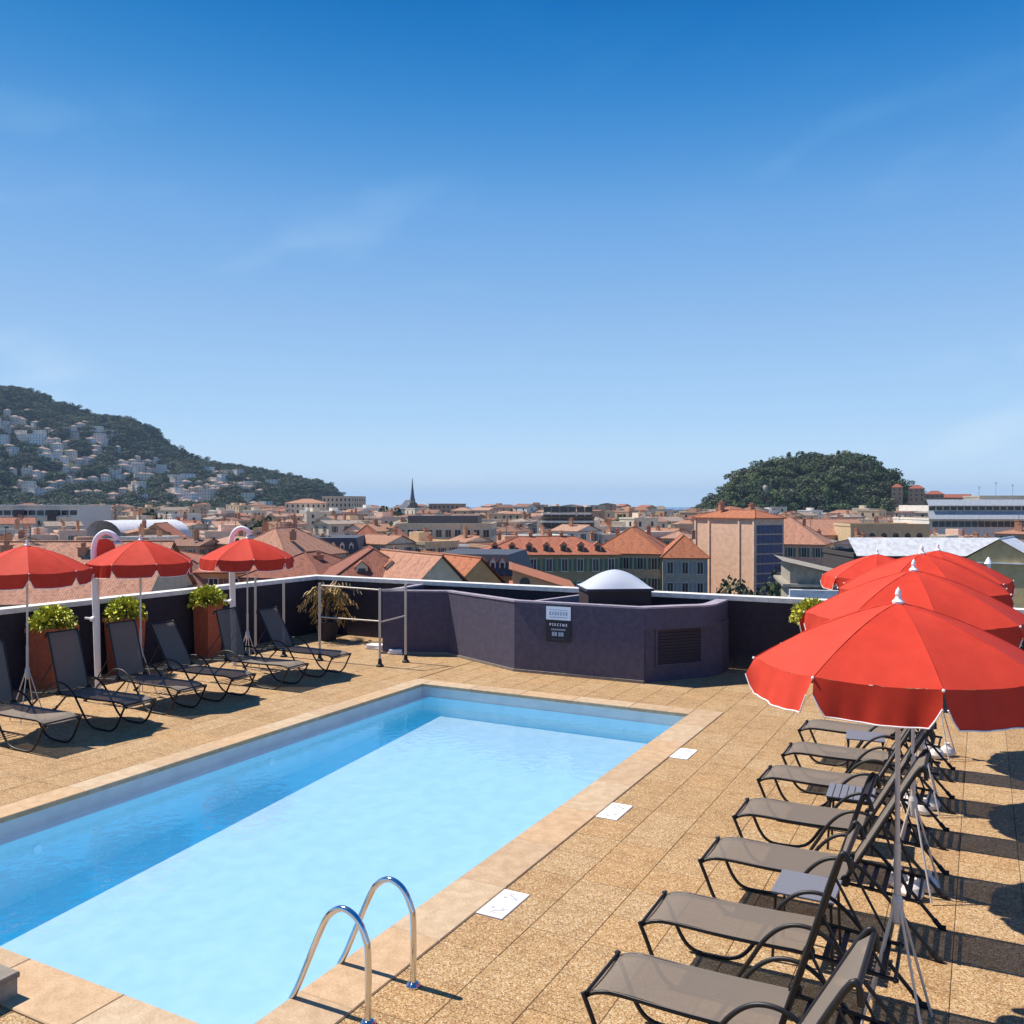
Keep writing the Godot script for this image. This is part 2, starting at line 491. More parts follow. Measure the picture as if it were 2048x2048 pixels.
func build_terrace() -> void:
	var root := Node3D.new()
	root.name = "terrace_floor"
	root.set_meta("kind", "structure")
	add_child(root)
	var base := MB.new()
	var ox0 := PX0 - CL; var ox1 := PX1 + CW; var on0 := PN0 - CW; var on1 := PN1 + CL
	for r in [[-15.0, ox0, -3.0, 17.5], [ox1, 9.0, -3.0, 17.5], [ox0, ox1, on1, 17.5], [ox0, ox1, -3.0, on0]]:
		base.box(W((r[0] + r[1]) * 0.5, (r[2] + r[3]) * 0.5, -0.235), Vector3(r[1] - r[0], 0.4, r[3] - r[2]))
	part(base, "bedding", M.grout, root)
	var cells := []
	for r in [[-14.75, ox0, -1.0, 17.3], [ox1, 6.6, -1.0, 17.3], [ox0, ox1, on1, 17.3], [ox0, ox1, -1.0, on0]]:
		var i0 := int(floor((r[0] + 3.5) / 0.475)); var i1 := int(ceil((r[1] + 3.5) / 0.475))
		var j0 := int(floor((r[2] - 5.97) / 0.485)); var j1 := int(ceil((r[3] - 5.97) / 0.485))
		for i in range(i0, i1):
			for j in range(j0, j1):
				var a := maxf(-3.5 + i * 0.475, r[0]); var b := minf(-3.5 + (i + 1) * 0.475, r[1])
				var c := maxf(5.97 + j * 0.485, r[2]); var d := minf(5.97 + (j + 1) * 0.485, r[3])
				if b - a < 0.05 or d - c < 0.05: continue
				if i == 0 and j in [0, 5, 10]:      # half slabs make room for the printed white tiles
					a = -3.26
				var p := W((a + b) * 0.5, (c + d) * 0.5)
				cells.append([in_view(p), p, b - a, d - c])
	cells.sort_custom(func(x, y): return x[0] < y[0])
	var cache := {}
	var rest := []
	for k in 6: rest.append(MB.new())
	var count := 0
	for c in cells:
		var tone := rng.randi() % 6
		var lift := rng.randf_range(-0.0015, 0.0015)
		var size := Vector3(c[2] - 0.0036, 0.034, c[3] - 0.0036)
		if count < 300 and c[0] < 1e8:
			var key := "%d_%d_%d" % [tone, roundi(size.x * 1000), roundi(size.z * 1000)]
			if not cache.has(key):
				var mb := MB.new()
				mb.box(Vector3(0, -0.017, 0), size, Basis(), 0.003)
				cache[key] = mesh_of(mb, M.slab[tone])
			put(cache[key], "paving_slab", root, c[1] + Vector3(0, lift, 0))
			count += 1
		else:
			rest[tone].box(c[1] + Vector3(0, -0.017 + lift, 0), size, Basis(), 0.004)
	var am := ArrayMesh.new()
	for k in 6: rest[k].surface_into(am, M.slab[k])
	var ro := put(am, "far_paving", root)
	ro.set_meta("kind", "stuff")

func depth_at(nn: float) -> float: return 0.535 + (PN1 - nn) * 0.0525

func build_pool() -> void:
	var pool := thing("swimming_pool", "rectangular blue lined swimming pool with tan stone coping sunk in the terrace", "pool")
	var x0 := PX0; var x1 := PX1; var n0 := PN0; var n1 := PN1
	var top := -0.05
	for s in [["l", x0 - 0.15, (n0 + n1) / 2, 0.3, n1 - n0 + 0.6], ["r", x1 + 0.15, (n0 + n1) / 2, 0.3, n1 - n0 + 0.6], ["f", (x0 + x1) / 2, n1 + 0.15, x1 - x0 - 0.004, 0.3], ["n", (x0 + x1) / 2, n0 - 0.15, x1 - x0 - 0.004, 0.3]]:
		var mb := MB.new()
		mb.box(W(s[1], s[2], (top - 1.4) / 2), Vector3(s[3], 1.4 + top, s[4]))
		part(mb, "wall", M.liner, pool)
	var fl := MB.new()
	fl.quad(W(x0, n0, -depth_at(n0)), W(x1, n0, -depth_at(n0)), W(x1, n1, -depth_at(n1)), W(x0, n1, -depth_at(n1)))
	fl.quad(W(x0, n0, -1.5), W(x0, n1, -1.5), W(x1, n1, -1.5), W(x1, n0, -1.5))
	part(fl, "floor", M.liner, pool)
	# return inlets and a light niche on the shaded long wall
	for q in [[5.9, -0.45], [9.4, -0.42]]:
		var mb := MB.new()
		mb.tube(PackedVector3Array([W(x0 - 0.01, q[0], q[1]), W(x0 + 0.02, q[0], q[1])]), 0.05, 12)
		part(mb, "inlet", M.white, pool)
	# coping stones
	var ox0 := x0 - CL; var ox1 := x1 + CW; var on0 := n0 - CW; var on1 := n1 + CL
	var inn := 0.03
	var h := 0.055
	var lay := func(a: float, b: float, c: float, d: float, k: int):
		var mb := MB.new()
		mb.box(Vector3.ZERO, Vector3(b - a - 0.003, h, d - c - 0.003), Basis(), 0.007)
		part(mb, "coping_stone", M.coping[k % 3], pool, W((a + b) / 2, (c + d) / 2, 0.012 - h / 2))
	var m := 10
	for k in m:
		var c := lerpf(on0, on1, float(k) / m); var d := lerpf(on0, on1, float(k + 1) / m)
		lay.call(ox0, x0 + inn, c, d, k)
		lay.call(x1 - inn, ox1, c, d, k + 1)
	m = 5
	for k in m:
		var a := lerpf(x0 + inn, x1 - inn, float(k) / m); var b := lerpf(x0 + inn, x1 - inn, float(k + 1) / m)
		lay.call(a, b, n1 - inn, on1, k)
		lay.call(a, b, on0, n0 + inn, k + 2)
	var wm := MB.new()
	wm.quad(W(x0, n0, -0.21), W(x1, n0, -0.21), W(x1, n1, -0.21), W(x0, n1, -0.21))
	var wo := part(wm, "pool_water", M.water, self)
	wo.set_meta("kind", "structure")
	build_ladder()

func build_ladder() -> void:
	var t := thing("pool_ladder", "curved chrome ladder with two arched handrails at the pool edge", "ladder", W(-3.33, 4.62))
	for s in [0.245, -0.245]:
		var mb := MB.new()
		var c := [Vector3(0, 0, s), Vector3(0, 0.42, s), Vector3(-0.02, 0.53, s), Vector3(-0.085, 0.635, s), Vector3(-0.19, 0.675, s), Vector3(-0.29, 0.625, s), Vector3(-0.37, 0.505, s), Vector3(-0.55, 0.12, s), Vector3(-0.63, -0.03, s), Vector3(-0.655, -0.15, s), Vector3(-0.66, -0.85, s)]
		mb.tube(curve_pts(c, 6), 0.021, 14)
		var rail := part(mb, "handrail", M.chrome, t)
		var fl := MB.new()
		fl.lathe(PackedVector2Array([Vector2(0.05, 0.0), Vector2(0.05, 0.012), Vector2(0.035, 0.028), Vector2(0.022, 0.032)]), Vector3(0, 0.001, s), 16)
		part(fl, "base_flange", M.chrome, rail)
	for y in [-0.36, -0.62]:
		var mb := MB.new()
		mb.box(Vector3(-0.66, y, 0), Vector3(0.08, 0.025, 0.47))
		part(mb, "step", M.steel, t)

# ------------------------------------------------------------------ walls round the terrace
func offset_path(pts: Array, off: float) -> Array:
	var out := []
	for i in pts.size():
		var p: Vector2 = pts[i]
		var d0: Vector2 = (pts[i] - pts[i - 1]).normalized() if i > 0 else (pts[1] - pts[0]).normalized()
		var d1: Vector2 = (pts[i + 1] - pts[i]).normalized() if i < pts.size() - 1 else d0
		var n0 := Vector2(-d0.y, d0.x); var n1 := Vector2(-d1.y, d1.x)
		var mm := (n0 + n1).normalized()
		out.append(p + mm * (off / maxf(mm.dot(n0), 0.3)))
	return out

# extrude between two plan paths (x, n); a lies to the right of the walking direction
func extrude(mb: MB, a: Array, b: Array, y0: float, y1: float) -> void:
	var m := a.size()
	for i in m - 1:
		var l := (a[i + 1] - a[i] as Vector2).length()
		var A0 := W(a[i].x, a[i].y, y0); var A1 := W(a[i + 1].x, a[i + 1].y, y0)
		var B0 := W(b[i].x, b[i].y, y0); var B1 := W(b[i + 1].x, b[i + 1].y, y0)
		var u := Vector3(0, y1 - y0, 0)
		mb.quad(A0, A1, A1 + u, A0 + u, Vector2(0, 0), Vector2(l, 0), Vector2(l, y1 - y0), Vector2(0, y1 - y0))
		mb.quad(B1, B0, B0 + u, B1 + u)
		mb.quad(A0 + u, A1 + u, B1 + u, B0 + u)
		mb.quad(A1, A0, B0, B1)
	var v := Vector3(0, y1 - y0, 0)
	var s := W(a[0].x, a[0].y, y0); var t := W(b[0].x, b[0].y, y0)
	mb.quad(t, s, s + v, t + v)
	s = W(a[m - 1].x, a[m - 1].y, y0); t = W(b[m - 1].x, b[m - 1].y, y0)
	mb.quad(s, t, t + v, s + v)

func build_parapet() -> void:
	var t := thing("parapet_wall", "dark plum rendered parapet with a pale coping round the terrace edge", "wall")
	var line := [Vector2(-14.75, -3.0), Vector2(-14.75, 17.3), Vector2(9.0, 17.3)]
	# walking up the left side and then right: the terrace is on the right hand
	var mb := MB.new()
	extrude(mb, line, offset_path(line, 0.24), -0.6, 1.335)
	part(mb, "wall_face", M.parapet, t)
	var cap := MB.new()
	extrude(cap, offset_path(line, -0.035), offset_path(line, 0.28), 1.335, 1.425)
	part(cap, "coping", M.cap, t)

func build_enclosure() -> void:
	var t := thing("roof_enclosure", "low plum plastered enclosure with a folded front and rounded end beyond the pool", "enclosure")
	var pts := [Vector2(-11.55, 17.1), Vector2(-11.4, 15.5), Vector2(-10.1, 16.06), Vector2(-7.95, 15.05), Vector2(-5.35, 15.1)]
	var inner := offset_path(pts, 0.13)
	var mb := MB.new()
	extrude(mb, pts, inner, 0.05, 1.335)
	part(mb, "wall_face", M.wall, t)
	var pl := MB.new()
	extrude(pl, offset_path(pts, -0.03), inner, -0.02, 0.05)
	part(pl, "plinth", M.plinth, t)
	var cp := MB.new()
	extrude(cp, offset_path(pts, -0.012), offset_path(pts, 0.145), 1.335, 1.368)
	part(cp, "coping", M.edge_cap, t)
	# end bay: recessed lower wall with a louvred hatch under a rounded fascia
	var low := [Vector2(-5.35, 15.17), Vector2(-4.5, 16.25), Vector2(-4.35, 16.6), Vector2(-4.35, 17.15)]
	var lw := MB.new()
	extrude(lw, low, offset_path(low, 0.12), 0.0, 1.0)
	part(lw, "end_wall", M.wall, t)
	var fas := []
	for k in 5:
		fas.append(Vector2(-5.352, 15.1).lerp(Vector2(-4.55, 15.95), k / 5.0))
	for k in 9:
		var a := deg_to_rad(-42 + k * 42.0 / 8.0)
		fas.append(Vector2(-4.92 + cos(a) * 0.55, 16.36 + sin(a) * 0.62))
	fas.append(Vector2(-4.37, 17.15))
	var fm := MB.new()
	extrude(fm, fas, offset_path(fas, 0.2), 0.96, 1.335)
	part(fm, "fascia", M.wall, t)
	var fc := MB.new()
	extrude(fc, offset_path(fas, -0.012), offset_path(fas, 0.215), 1.335, 1.366)
	part(fc, "fascia_coping", M.edge_cap, t)
	# hatch
	var dirv := (low[1] - low[0] as Vector2).normalized()
	var hatch := Node3D.new()
	hatch.name = "hatch"
	t.add_child(hatch)
	var mid: Vector2 = low[0].lerp(low[1], 0.52)
	hatch.position = W(mid.x, mid.y, 0.62)
	hatch.rotation.y = atan2(dirv.y, dirv.x)
	var fr := MB.new()
	for s in [-1, 1]:
		fr.box(Vector3(0, s * 0.33, 0.012), Vector3(1.02, 0.04, 0.05))
		fr.box(Vector3(s * 0.49, 0, 0.012), Vector3(0.04, 0.616, 0.046))
	part(fr, "frame", M.wall, hatch)
	for k in 11:
		var sl := MB.new()
		sl.box(Vector3.ZERO, Vector3(0.93, 0.052, 0.008), Basis(Vector3.RIGHT, 0.5))
		part(sl, "slat", M.louver, hatch, Vector3(0, -0.285 + k * 0.057, 0.018))
	# roof inside the walls, a cross wall and the skylight upstand
	var rf := MB.new()
	var inside := [Vector2(-11.3, 17.25), Vector2(-11.2, 15.75), Vector2(-10.05, 16.2), Vector2(-7.9, 15.2), Vector2(-5.4, 15.25), Vector2(-4.6, 16.3), Vector2(-4.5, 17.25)]
	for k in range(1, inside.size() - 1):
		rf.tri(W(inside[0].x, inside[0].y, 0.98), W(inside[k].x, inside[k].y, 0.98), W(inside[k + 1].x, inside[k + 1].y, 0.98))
	part(rf, "roof", M.inner_roof, t)
	var cw := MB.new()
	var cl := [Vector2(-7.75, 15.2), Vector2(-7.3, 17.28)]
	extrude(cw, cl, offset_path(cl, -0.1), 0.97, 1.345)
	part(cw, "cross_wall", M.edge_cap, t)
	var sk := thing("skylight", "white domed skylight on a dark upstand rising over the enclosure roof", "skylight", W(-6.35, 16.2, 0.98), deg_to_rad(28 + 6))
	var ub := MB.new()
	ub.box(Vector3(0, 0.29, 0), Vector3(1.22, 0.58, 1.0))
	part(ub, "upstand", M.curb, sk)
	var rim := MB.new()
	rim.box(Vector3(0, 0.605, 0), Vector3(1.3, 0.05, 1.08))
	part(rim, "rim", M.louver, sk)
	var dm := MB.new()
	var rows := []
	for j in 17:
		var row := PackedVector3Array()
		for i in 17:
			var a := -1.0 + j / 8.0; var b := -1.0 + i / 8.0
			var hgt := 0.33 * pow(maxf((1.0 - pow(absf(a), 1.7)) * (1.0 - pow(absf(b), 1.7)), 0.0), 0.85)
			row.append(Vector3(b * 0.645, 0.632 + hgt, a * 0.535))
		rows.append(row)
	dm.sheet(rows)
	part(dm, "dome", M.dome, sk)
	# notice
	var sg := thing("pool_notice", "pool notice of a pale panel above a dark one on the enclosure front", "sign", W(-7.01, 15.048, 0.0), deg_to_rad(1.1))
	var a1 := MB.new(); a1.box(Vector3(0, 1.17, 0.012), Vector3(0.50, 0.25, 0.012))
	var p1 := part(a1, "pale_panel", M.sign_white, sg)
	var a2 := MB.new(); a2.box(Vector3(0, 0.835, 0.012), Vector3(0.50, 0.405, 0.012))
	var p2 := part(a2, "dark_panel", M.sign_dark, sg)
	var gl := MB.new()
	for k in 7: gl.box(Vector3(-0.165 + k * 0.055, 1.165, 0.0195), Vector3(0.034, 0.055 if k % 2 else 0.07, 0.003))
	gl.box(Vector3(0, 1.235, 0.0195), Vector3(0.36, 0.012, 0.003)); gl.box(Vector3(0, 1.095, 0.0195), Vector3(0.36, 0.012, 0.003))
	part(gl, "faded_lettering", M.sign_grey, p1)
	text("P I S C I N E", 0.05, M.sign_white, p2, Vector3(0, 0.955, 0.0195))
	var ll := MB.new()
	for k in 8: ll.box(Vector3(-0.13 + k * 0.037, 0.865, 0.0195), Vector3(0.026, 0.03, 0.003))
	part(ll, "lettering_line", M.sign_grey, p2)
	for k in 4:
		var bl := MB.new(); bl.box(Vector3(-0.105 + k * 0.056 + (0.02 if k > 1 else 0.0), 0.78, 0.0195), Vector3(0.046, 0.075, 0.003))
		part(bl, "figure_block", M.sign_grey, p2)
	var l3 := MB.new()
	for k in 7: l3.box(Vector3(-0.12 + k * 0.04, 0.685, 0.0195), Vector3(0.024, 0.014, 0.003))
	part(l3, "faint_line", M.ink_dark, p2)

func text(s: String, h: float, m: Material, parent: Node, at: Vector3) -> void:
	var tm := TextMesh.new()
	tm.text = s; tm.font_size = 64; tm.pixel_size = h / 64.0 * 1.35; tm.depth = 0.003
	var f := SystemFont.new()
	f.font_names = PackedStringArray(["Droid Sans"]); f.font_weight = 700
	tm.font = f
	tm.material = m
	put(tm, "lettering", parent, at)

# ------------------------------------------------------------------ far land: ground, sea, hills
func interp(tab: Array, x: float) -> float:
	if x <= tab[0][0]: return tab[0][1]
	for i in tab.size() - 1:
		if x <= tab[i + 1][0]:
			var k: float = (x - tab[i][0]) / (tab[i + 1][0] - tab[i][0])
			k = k * k * (3 - 2 * k) * 0.5 + k * 0.5
			return lerpf(tab[i][1], tab[i + 1][1], k)
	return tab[-1][1]

const RIDGE := [[-2400, 300], [-1383, 264], [-1157, 250], [-1089, 243], [-1010, 213], [-931, 184], [-875, 181], [-818, 158], [-767, 119], [-705, 86], [-649, 74], [-569, 63], [-502, 50], [-434, 38], [-400, 16], [-374, -6], [-350, -20], [-300, -30]]
const KNOLL := [[160, -30], [184, -24], [196, -12], [206, -3], [222, 10], [242, 26], [262, 33], [293, 37], [323, 41], [345, 42], [365, 35], [380, 24], [395, 10], [410, 1], [430, -4], [471, -12], [490, -20], [530, -30]]
var hn := FastNoiseLite.new()

func hill_y(e: float, f: float) -> float:
	var r := interp(RIDGE, e * 2000.0 / f if f > 2000.0 else e)
	var k := clampf((f - 1150.0) / 850.0, 0, 1)
	var s := sin(k * PI * 0.5)
	s = 0.25 * k + 0.75 * pow(s, 1.3)
	if f > 2000.0: s = 1.0 - clampf((f - 2000.0) / 900.0, 0, 1) * 0.6
	var y := lerpf(GROUND_Y, r, s)
	return y + hn.get_noise_2d(e, f) * 9.0 * s * (1.0 if f < 1950 else 0.4)

func knoll_y(e: float, f: float) -> float:
	var r := interp(KNOLL, e * 900.0 / f)
	var c := absf(f - 900.0) / 150.0
	return lerpf(GROUND_Y, r, clampf(1.0 - c * c, 0, 1)) + hn.get_noise_2d(e * 3, f * 3) * 2.0

func terrain(called: String, fn: Callable, e0: float, e1: float, f0: float, f1: float, ne: int, nf: int) -> void:
	var mb := MB.new()
	var rows := []
	for j in nf + 1:
		var row := PackedVector3Array()
		for i in ne + 1:
			var e := lerpf(e0, e1, float(i) / ne); var f := lerpf(f0, f1, float(j) / nf)
			row.append(T(e, f, fn.call(e, f)))
		rows.append(row)
	mb.sheet(rows)
	var o := part(mb, called, M.hill, self)
	o.set_meta("kind", "structure")

# a crown of many small leaf clumps round an ellipsoid; kind 0 round, 1 flat topped pine, 2 cypress
func crown_mesh(kind: int, seed_: int, clumps: int, base: Color, fine := 1.0) -> ArrayMesh:
	var r := RandomNumberGenerator.new(); r.seed = seed_
	var mb := MB.new()
	var lobes := []
	var nl := 7 if kind != 2 else 4
	for k in nl:
		match kind:
			0: lobes.append([Vector3(r.randfn(0, 0.3), r.randf_range(0.45, 0.95), r.randfn(0, 0.3)), r.randf_range(0.22, 0.38)])
			1: lobes.append([Vector3(r.randfn(0, 0.38), r.randf_range(0.68, 0.88), r.randfn(0, 0.38)), r.randf_range(0.18, 0.3)])
			2: lobes.append([Vector3(r.randfn(0, 0.03), 0.25 + k * 0.22, r.randfn(0, 0.03)), 0.19 - k * 0.03])
	for i in clumps:
		var l: Array = lobes[r.randi() % nl]
		var d := Vector3(r.randfn(), r.randfn(), r.randfn()).normalized()
		var q := Vector3(1, 0.6 if kind == 1 else (1.5 if kind == 2 else 0.85), 1)
		var p: Vector3 = l[0] + d * q * float(l[1]) * r.randf_range(0.7, 1.1)
		var t := Vector3(r.randfn(), r.randfn(), r.randfn()).normalized()
		var nn := (d + t * 0.7).normalized()
		var u := nn.cross(Vector3.UP if absf(nn.y) < 0.9 else Vector3.RIGHT).normalized()
		var w := nn.cross(u)
		var s := fine * r.randf_range(0.05, 0.11) * (1.0 if kind != 2 else 0.7)
		var k := r.randf_range(0.65, 1.35)
		mb.tint = Color(base.r * k * r.randf_range(0.85, 1.2), base.g * k, base.b * k * r.randf_range(0.8, 1.1))
		mb.quad(p - u * s, p - w * s * 0.8, p + u * s * 1.1, p + w * s)
	return mesh_of(mb, M.foliage)

func trunk_mesh(h: float) -> ArrayMesh:
	var mb := MB.new()
	mb.tube(PackedVector3Array([Vector3(0, -0.1, 0), Vector3(0.01, h * 0.5, 0.01), Vector3(0, h, 0)]), 0.045, 6, 0.02)
	for k in 4:
		var a := k * 1.7
		mb.tube(PackedVector3Array([Vector3(0, h * 0.7, 0), Vector3(cos(a) * 0.2, h * 1.05, sin(a) * 0.2)]), 0.018, 5, 0.008)
	return mesh_of(mb, M.bark)

func tree(called: String, label: String, at: Vector3, size: float, crown: ArrayMesh, group: String, wide := 1.0) -> void:
	var t := thing(called, label, "tree", at, rng.randf() * TAU, group)
	t.scale = Vector3(size * wide, size, size * wide)
	put(crown, "crown", t)
	put(M.trunk, "trunk", t)

func wood(called: String, label: String, crowns: Array, spots: Array) -> void:
	# spots: [position, size, colour]; one MultiMesh per crown shape
	var root := Node3D.new()
	root.name = called
	root.set_meta("kind", "stuff"); root.set_meta("label", label); root.set_meta("category", "wood")
	add_child(root)
	for c in crowns.size():
		var mine := []
		for i in spots.size():
			if i % crowns.size() == c: mine.append(spots[i])
		var mm := MultiMesh.new()
		mm.transform_format = MultiMesh.TRANSFORM_3D
		mm.use_colors = true
		mm.mesh = crowns[c]
		mm.instance_count = mine.size()
		for i in mine.size():
			var s: float = mine[i][1]
			var b := Basis(Vector3.UP, rng.randf() * TAU).scaled(Vector3(s * rng.randf_range(0.85, 1.2), s, s * rng.randf_range(0.85, 1.2)))
			mm.set_instance_transform(i, Transform3D(b, mine[i][0]))
			mm.set_instance_color(i, mine[i][2])
		var o := MultiMeshInstance3D.new()
		o.multimesh = mm
		o.name = "tree_mass"
		o.set_meta("kind", "stuff")
		root.add_child(o, true)

func build_far_land() -> void:
	hn.seed = 9; hn.frequency = 0.006; hn.fractal_octaves = 3
	var g := MB.new()
	g.quad(T(-4000, -300, GROUND_Y), T(4000, -300, GROUND_Y), T(4000, 1500, GROUND_Y), T(-4000, 1500, GROUND_Y))
	var go := part(g, "ground", M.asphalt, self); go.set_meta("kind", "structure")
	var s := MB.new()
	s.quad(T(-12000, 1500, GROUND_Y - 1), T(12000, 1500, GROUND_Y - 1), T(12000, 14000, GROUND_Y - 1), T(-12000, 14000, GROUND_Y - 1))
	var so := part(s, "sea", M.sea, self); so.set_meta("kind", "structure")
	terrain("wooded_hillside", hill_y, -2400, -280, 1150, 2900, 90, 50)
	terrain("castle_hill", knoll_y, 120, 640, 740, 1060, 80, 40)
	M.trunk = trunk_mesh(0.62)
	var green := Color(0.046, 0.072, 0.026)
	var olive := Color(0.075, 0.085, 0.04)
	M.crowns = [crown_mesh(0, 1, 800, green, 0.62), crown_mesh(0, 2, 800, green, 0.62), crown_mesh(1, 3, 700, green, 0.62), crown_mesh(2, 4, 600, green, 0.7), crown_mesh(0, 5, 800, olive, 0.62), crown_mesh(0, 6, 5000, olive, 0.33), crown_mesh(0, 7, 5000, green, 0.33)]
	var pale := Color(1.7, 1.55, 1.6)
	# villas and blocks on the hill
	var wallc := [C8(232, 226, 220), C8(242, 232, 218), C8(232, 214, 204), C8(246, 242, 238), C8(238, 220, 200)]
	var cols := ["pale grey", "cream", "rosy", "white", "sand coloured"]
	var homes := []
	for k in 210:
		var f := rng.randf_range(1340, 1850)
		var e := rng.randf_range(-0.585, -0.26) * f
		if k < 18: f = rng.randf_range(1480, 1800); e = rng.randf_range(-0.585, -0.40) * f
		var y := hill_y(e, f)
		var ci := rng.randi() % 5
		var big := rng.randf() < 0.2
		var o := block("hillside_house", "%s %s among the trees on the wooded hill" % [cols[ci], "apartment block" if big else "villa"], "house", "houses on the wooded hill", e, f, rng.randf_range(-50, 30), rng.randf_range(18, 26) if big else rng.randf_range(10, 17), rng.randf_range(12, 16), y + (rng.randf_range(18, 25) if big else rng.randf_range(11, 16)), wall_mat(wallc[ci]), "flat" if big else "hip", 3.0, tile_mat(C8(184, 156, 142)), {"kind": 3, "sx": 5.0, "sy": 5.0, "rows": 4 if big else 2}, y - 6.0)
		o.set_meta("label", "%s %s %s" % [cols[ci], "flat-roofed block" if big else "tile-roofed villa", ["high on the wooded hill", "halfway up the wooded hill", "low on the wooded hill"][clampi(int((190 - y) / 60.0), 0, 2)]])
		homes.append(Vector2(e, f))
	# left hill
	var spots := []
	while spots.size() < 5200:
		var f := rng.randf_range(1150, 2080)
		var e := rng.randf_range(-0.66 * f, -300)
		var y := hill_y(e, f)
		if y < GROUND_Y + 4: continue
		var blocked := false
		for hq in homes:
			if absf(e - hq.x * f / hq.y) < 11.0 and f > hq.y - 50.0 and f < hq.y + 12.0: blocked = true
		if blocked: continue
		var k := rng.randf_range(0.6, 1.5)
		spots.append([T(e, f, y - 1.0), rng.randf_range(12, 23), Color(k, k, k * 1.05)])
	wood("hillside_wood", "dense dark wood covering the long hill behind the town", [M.crowns[0], M.crowns[1], M.crowns[2], M.crowns[4]], spots)
	for k in 16:
		var e := lerpf(-1180, -520, k / 15.0) + rng.randf_range(-15, 15)
		tree("ridge_pine", "lone pine on the crest of the wooded hill", T(e, 2000, hill_y(e, 2000) - 2), rng.randf_range(15, 20), M.crowns[2], "pines along the hill crest")
	# castle hill
	spots = []
	while spots.size() < 950:
		var f := rng.randf_range(770, 950)
		var e := rng.randf_range(184, 414) * f / 900.0
		var y := knoll_y(e, f)
		if y < GROUND_Y + 6: continue
		var k := rng.randf_range(0.55, 1.9)
		spots.append([T(e, f, y - 1.0), rng.randf_range(8, 16), Color(k, k, k * rng.randf_range(0.8, 1.2))])
	wood("castle_hill_wood", "thick dark green wood covering the rounded castle hill", [M.crowns[0], M.crowns[3], M.crowns[4], M.crowns[1], M.crowns[3], M.crowns[2]], spots)
	for k in 34:
		var e := lerpf(194, 392, k / 33.0) + rng.randf_range(-3, 3)
		var f := rng.randf_range(872, 905)
		var kind: int = [0, 2, 3, 1, 3, 2][k % 6]
		tree("hilltop_tree", "dark tree on the castle hill skyline", T(e, f, knoll_y(e, f) - 1), (rng.randf_range(17, 22) if k % 4 == 2 else rng.randf_range(9, 15)), M.crowns[kind], "trees along the castle hill skyline", 1.15 if kind != 3 else 1.0)
	for k in 14:
		var e := rng.randf_range(215, 380)
		var f := rng.randf_range(790, 815)
		tree("hillside_cypress", "narrow cypress on the castle hill slope", T(e, f, knoll_y(e, f) - 1), rng.randf_range(12, 17), M.crowns[3], "cypresses on the castle hill slope")
	for k in 7:
		var e: float = [232, 258, 281, 300, 322, 338, 352][k]
		var f: float = [842, 812, 822, 806, 836, 812, 800][k]
		e *= f / 900.0
		var rk := thing("rock_face", "pale rock face showing between the castle hill trees", "rock", T(e, f, knoll_y(e, f) + 3.0), deg_to_rad(YAW - 20.0), "rock faces on the castle hill")
		var mb := MB.new()
		var rows := []
		for j in 7:
			var row := PackedVector3Array()
			for i in 7:
				var u := PI * i / 6.0; var v := PI * j / 6.0
				var rr := 1.0 + 0.25 * hn.get_noise_3d(i * 60.0 + k * 200.0, j * 60.0, 0)
				row.append(Vector3(-cos(u) * 4.0 * sin(v) * rr, cos(v) * 8.0 * rr, sin(u) * 3.0 * sin(v) * rr))
			rows.append(row)
		rows.reverse()
		mb.sheet(rows)
		part(mb, "face", M.rock, rk)
	var ruins := [[361, 790, 13, 9, 24, "hip", "tall buff tower house on the right shoulder of the castle hill"], [382, 800, 15, 9, 19, "hip", "low rosy house beside the tower house on the castle hill"], [405, 805, 22, 9, 16, "gable", "long terraced house on the tail of the castle hill"], [424, 812, 10, 8, 14, "flat", "reddish flat-topped house at the end of the castle hill"], [342, 786, 9, 7, 25, "hip", "small pink house half hidden by trees on the castle hill"]]
	for r in ruins:
		block("hill_house", r[6], "house", "", r[0], r[1], -25.0, r[2], r[3], r[4] - 6.0, wall_mat(C8(198, 156, 124)), r[5], 3.0, tile_mat(C8(170, 96, 72)), {"kind": 3, "sx": 3.6, "sy": 4.0, "rows": 3}, GROUND_Y)

# ------------------------------------------------------------------ town
var win_cache := {}

